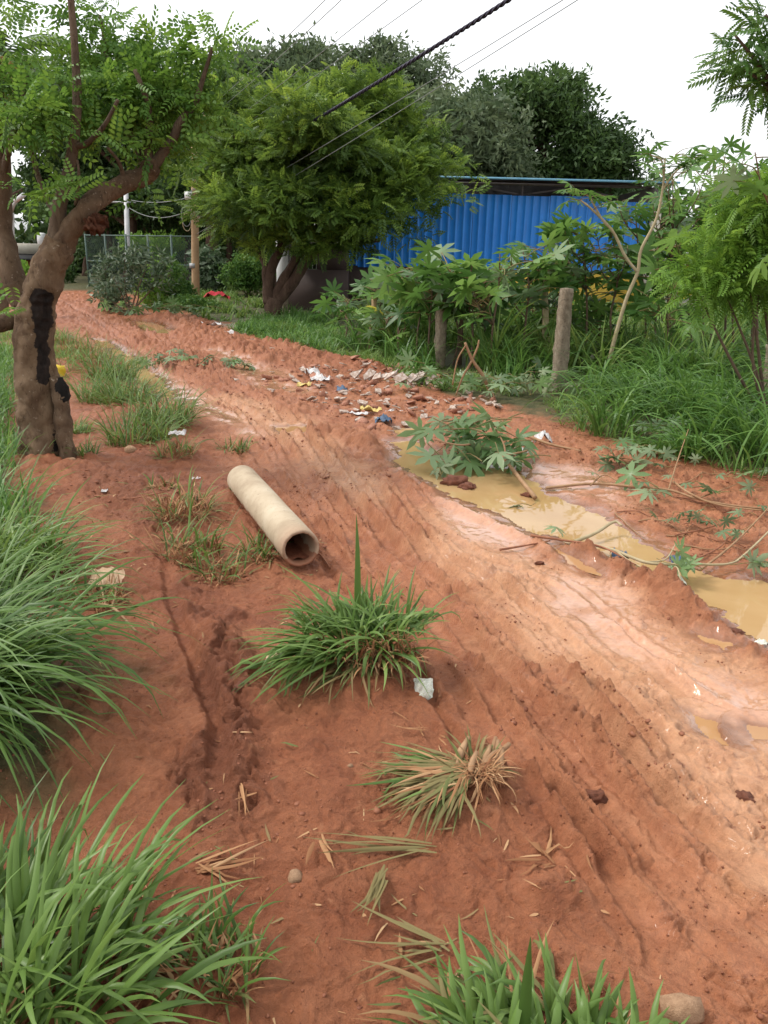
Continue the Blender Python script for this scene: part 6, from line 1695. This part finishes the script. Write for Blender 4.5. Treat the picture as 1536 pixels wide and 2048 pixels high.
# leaf and straw bits trodden into the soil
n = 2200
q = np.stack([r.uniform(-3.2, 4.5, n * 4), r.uniform(1.2, 9, n * 4)], -1)
h, at = height(q[:, 0], q[:, 1], True)
offroad = sdf_poly(q[:, 0], q[:, 1], ROAD) > -.05
right = (q[:, 1] > 4.4) & (q[:, 0] > 1.6 + .12 * q[:, 1]) & (at['wet'] < .5)
cl = np.zeros(len(q))
for px, py in ((370, 1050), (440, 1120), (530, 1120), (930, 1600), (720, 1360), (400, 1800), (210, 1200), (300, 1000), (480, 1000), (860, 1900)):
    g = G(px, py); cl = np.maximum(cl, np.exp(-((q[:, 0] - g[0]) ** 2 + (q[:, 1] - g[1]) ** 2) / .12))
keep = (h > -.02) & ((offroad & (r.random(n * 4) < .12 + .9 * cl)) | (right & (r.random(n * 4) < .55)))
q, h = q[keep][:n], h[keep][:n]
n = len(q)
for mname, sel in (('grass_dry', np.arange(n) % 3 != 0), ('grass_wilt', np.arange(n) % 3 == 0)):
    k = sel.sum()
    V = blades(np.column_stack([q[sel], h[sel] + .004]), r.uniform(-3.14, 3.14, k), r.uniform(.02, .10, k), r.uniform(.003, .011, k), np.radians(r.uniform(80, 90, k)), np.radians(r.uniform(-10, 10, k)), 3, 2, .2, r=r)
    obj('straw_litter', mesh_np('straw_litter', V.reshape(-1, 3), blade_faces(k, 3, 2), M[mname]), kind='stuff', label='dry straw bits trodden into the red soil' if mname == 'grass_dry' else 'wilted leaf bits scattered on the red soil')

# fallen castor branch in the puddle
fb_ = GZ(1060, 985)
fal = thing('fallen_castor_branch', 'cut leafy castor branch lying across the yellow puddle', 'fallen branch', (fb_[0], fb_[1], 0))
o = np.array(fal.location)
def fp(px, py, z): return G(px, py, z) - o
mb = MB(); ln = spline(np.array([fp(1070, 995, .0), fp(1030, 945, .05), fp(1005, 915, .12), fp(950, 880, .18), fp(900, 850, .2)]), 24)
add_tube(mb, ln, np.linspace(.017, .009, 24), k=8); mb.obj('stem', M['twig'], fal, smooth=True)
for b in ([(1010, 920, .1), (1008, 890, .2), (990, 855, .3)], [(960, 885, .17), (920, 890, .2), (870, 880, .2)], [(930, 865, .2), (960, 840, .3), (1000, 835, .3)], [(1000, 912, .12), (1040, 905, .15), (1055, 900, .15)]):
    mb = MB(); add_tube(mb, spline(np.array([fp(*q) for q in b]), 10), np.linspace(.010, .005, 10), k=6); mb.obj('branch', M['twig'], fal, smooth=True)
r = np.random.default_rng(520)
LV = [(855, 865, .2, .36), (870, 905, .12, .34), (890, 925, .06, .34), (920, 905, .1, .36), (940, 920, .08, .34), (880, 840, .26, .36), (905, 855, .25, .36), (930, 840, .3, .36), (955, 850, .3, .34), (975, 830, .34, .36), (1000, 850, .3, .32), (985, 880, .22, .34), (1010, 890, .2, .32), (1025, 870, .24, .32), (960, 900, .14, .32), (985, 910, .1, .3), (1045, 915, .1, .3), (1050, 890, .16, .3), (915, 880, .18, .36), (945, 875, .2, .34), (1015, 915, .1, .28), (970, 865, .26, .34)]
LV += [(px + r.uniform(-22, 22), py + r.uniform(-14, 14), max(.05, z + r.uniform(-.06, .05)), s * .85) for px, py, z, s in LV[::2]]
for px, py, z, s in LV:
    a = r.uniform(0, 2 * math.pi); e = r.uniform(-.35, .25)
    dd = np.array([math.cos(a), math.sin(a), e]); s *= 1.25
    leaf_at(fal, fp(px, py, z) - dd * s * .65, dd, s, 'castor_cut' if r.random() > .28 else 'castor_wilt', r, roll=.9)
def leaf_heap(label, px, py, n, spread, size, seed, mname='castor_wilt', z=.05):
    r = np.random.default_rng(seed); c = GZ(px, py)
    t = thing('leaf_heap', label, 'leaf heap', tuple(c))
    for k in range(n):
        a = r.uniform(0, 6.3); dd = np.array([math.cos(a), math.sin(a), r.uniform(-.1, .25)])
        p = np.array([r.normal(0, spread), r.normal(0, spread * .5), 0]); s = r.uniform(*size)
        p[2] = gz(c[0] + p[0], c[1] + p[1]) - c[2] + r.uniform(.02, z) + .05
        leaf_at(t, p - dd * s * .6 * np.array([1, 1, 0]), dd, s, mname if r.random() > .2 else 'castor_cut', r, roll=.8)
    return t
leaf_heap('wilting cut leaves heaped across the far road', 285, 632, 30, .7, (.35, .6), 531, 'castor_cut', .2)
leaf_heap('strip of wilted cut leaves on the road beyond the tree', 365, 735, 22, .35, (.2, .34), 532, 'castor_wilt', .1)
leaf_heap('few wilted leaves on the road left of the rubble', 470, 742, 10, .15, (.2, .32), 533)
leaf_heap('cut leaves and weeds thrown at the foot of the tall stone post', 1000, 790, 34, .5, (.25, .42), 534, 'castor_wilt', .25)
leaf_heap('cut leaves lying at the grass edge left of the tall post', 900, 772, 20, .4, (.22, .36), 535, 'castor_cut', .2)
leaf_heap('wilted leaf bunch on the mud right of the fallen branch', 1250, 945, 14, .16, (.2, .3), 536, 'castor_wilt', .12)
leaf_heap('single star shaped leaf lying on the wet mud', 1268, 985, 1, .01, (.34, .34), 537, 'castor_cut', .05)
leaf_heap('second star shaped leaf below it on the wet mud', 1302, 1018, 1, .01, (.26, .26), 538, 'castor_cut', .03)
leaf_heap('pale leaf bunch at the right end of the long puddle', 1520, 1150, 4, .05, (.16, .24), 539, 'castor_wilt', .05)
leaf_heap('wilted leaves scattered along the right grass edge', 1400, 985, 22, .6, (.14, .24), 540, 'castor_wilt', .04)
leaf_heap('drooping leaves of the twig that lies over the puddle', 1362, 1150, 5, .06, (.16, .22), 541, 'castor_cut', .12)
leaf_heap('leaf bits at the right edge between the long sticks', 1480, 1060, 18, .35, (.12, .2), 542, 'castor_wilt', .03)
leaf_heap('pale yellow leaves at the foot of the tall grass', 1310, 880, 6, .12, (.2, .3), 543, 'castor_pale', .15)

# sticks and stems lying about
def stick(label, pts, rad, mname='twig', forks=(), name='stick'):
    pts = [np.array(G(px, py, 0)) + [0, 0, max(gz(*G(px, py, 0)[:2]), -.03) + z] for px, py, z in pts]
    t = thing(name, label, 'stick', tuple(pts[0]))
    o = np.array(pts[0])
    mb = MB(); add_tube(mb, spline(np.array(pts) - o, len(pts) * 7), np.linspace(rad, rad * .5, len(pts) * 7), k=6, bump=.15, freq=25); mb.obj('stem', M[mname], t, smooth=True)
    for f in forks:
        q = [np.array(G(px, py, 0)) + [0, 0, max(gz(*G(px, py, 0)[:2]), -.03) + z] - o for px, py, z in f]
        mb = MB(); add_tube(mb, spline(np.array(q), 12), np.linspace(rad * .6, rad * .3, 12), k=5); mb.obj('twig', M[mname], t, smooth=True)
    return t
stick('long pale stem lying across the wet mud right of the puddle', [(1092, 975, .02), (1180, 975, .03), (1260, 985, .05), (1335, 995, .05), (1400, 1010, .03), (1480, 1022, .03), (1560, 1025, .03)], .012, forks=[[(1335, 995, .05), (1350, 960, .12), (1368, 922, .25)], [(1180, 978, .03), (1205, 968, .06), (1235, 975, .03)]])
stick('forked stem running out to the right picture edge', [(1345, 980, .06), (1380, 1005, .06), (1440, 1020, .05), (1560, 1040, .04)], .010, forks=[[(1400, 1010, .05), (1440, 1000, .05), (1470, 985, .05)]])
stick('pale branch lying along the near shore of the long puddle', [(1150, 1085, .03), (1190, 1075, .06), (1225, 1062, .09), (1242, 1066, .08)], .014, 'stem_pale')
stick('branch with drooping twigs stretched over the puddle narrows', [(1175, 1090, .04), (1230, 1110, .05), (1290, 1135, .06), (1345, 1142, .07), (1380, 1145, .08), (1455, 1138, .05), (1490, 1120, .05), (1560, 1060, .1)], .011, 'stem_pale', forks=[[(1290, 1135, .06), (1330, 1125, .05), (1350, 1100, .06)], [(1345, 1142, .06), (1352, 1165, .1), (1360, 1185, .02)], [(1230, 1110, .05), (1260, 1128, .03), (1310, 1150, .02)]])
stick('thin dark stick in front of the long puddle', [(1000, 1101, .015), (1050, 1092, .02), (1100, 1085, .02)], .008, 'twig_red')
stick('reddish stick half sunk at the near shore', [(1060, 1080, .02), (1130, 1090, .03), (1200, 1112, .03), (1270, 1145, .01)], .009, 'twig_red')
stick('thick stem end beside the white knotted bag', [(1050, 888, .06), (1100, 905, .05), (1160, 918, .03)], .016, 'twig')
stick('long thin stem at the right edge above the puddle', [(1400, 1140, .03), (1450, 1115, .06), (1500, 1070, .08), (1570, 1010, .12)], .008, 'twig')
stick('thin curved twig on the mud near the right grass edge', [(1350, 1075, .02), (1420, 1055, .03), (1500, 1030, .03)], .006, 'twig_red')
stick('short reddish twig near the right edge of the mud', [(1390, 1120, .02), (1440, 1095, .03), (1470, 1060, .03)], .006, 'twig_red')
stick('straight brown stick near the tree foot', [(190, 1000, .01), (260, 1010, .012), (330, 1012, .012)], .006, 'twig_red')
stick('dark root end sticking out beside the pipe mouth', [(620, 1125, .03), (640, 1120, .03), (660, 1140, .01)], .007, 'twig_red')
stick('branched brown stalk beside the tip of the arching clump', [(200, 1240, .03), (230, 1250, .05), (275, 1290, .02)], .009, 'twig', forks=[[(215, 1245, .04), (205, 1215, .08), (196, 1195, .11)], [(225, 1248, .04), (235, 1215, .06), (230, 1190, .1)]])
stick('bare brown branch leaning in the weeds left of the tall post', [(990, 800, .03), (960, 730, .0), (945, 690, .0)], .012, 'twig')
TW = []
for k in range(26):
    q = [r.uniform(1180, 1560), r.uniform(940, 1130)]; p = G(*q)
    hh = gz(p[0], p[1])
    if hh < -.02: continue
    a = r.normal(0, .5); L = r.uniform(.25, .7)
    ln = np.array([[t_ * L * math.cos(a), t_ * L * math.sin(a) + .05 * math.sin(t_ * 5 + k), 0] for t_ in np.linspace(0, 1, 8)])
    ln[:, 2] = height(ln[:, 0] + p[0], ln[:, 1] + p[1]) - hh + .008
    mb = MB(); add_tube(mb, ln, np.linspace(.005, .002, 8), k=5)
    mb.obj('twig', M['twig' if k % 2 else 'twig_red'], None, smooth=True, loc=(p[0], p[1], hh), label='thin twig strewn on the trodden mud at the right', cat='twig', group='thin twigs strewn on the right mud')
# leaning dead branch: upright one
db = GZ(985, 792); Yd = float(db[1])
t = thing('dead_branch', 'bare reddish branch leaning upright in the weeds left of the tall post', 'branch', tuple(db))
for b in ([(985, 795, 7), (965, 750, 7), (945, 720, 6), (930, 685, 5)], [(945, 718, 5), (955, 695, 4), (958, 680, 3)], [(945, 720, 5), (925, 755, 4), (912, 790, 3)], [(932, 690, 4), (915, 720, 3), (905, 770, 3)]):
    p, w = PP(b, Yd); limb('stem', p, w, t, 'twig', k=6, n=14)
for i, (a, b, c, d, lb) in enumerate(((920, 690, 918, 535, 'dark bare bent stem left of the red topped post'), (1095, 760, 1090, 545, 'pale broken stem behind the tall stone post'))):
    q = P(a, b, 12.5); q[2] = 0
    t = thing('bare_stem', lb, 'stem', tuple(q))
    p, w = PP([(a, b + 40, 8), (a + 4, (b + d) / 2, 8), (c, d, 6), (c + 12, d + 35, 5), (c + 24, d + 70, 4)] if i == 0 else [(a, b + 30, 14), (a - 3, (b + d) / 2, 13), (c, d, 8)], 12.5)
    limb('stem', p, w, t, 'stem_dark' if i == 0 else 'stem_pale', k=7, n=24)
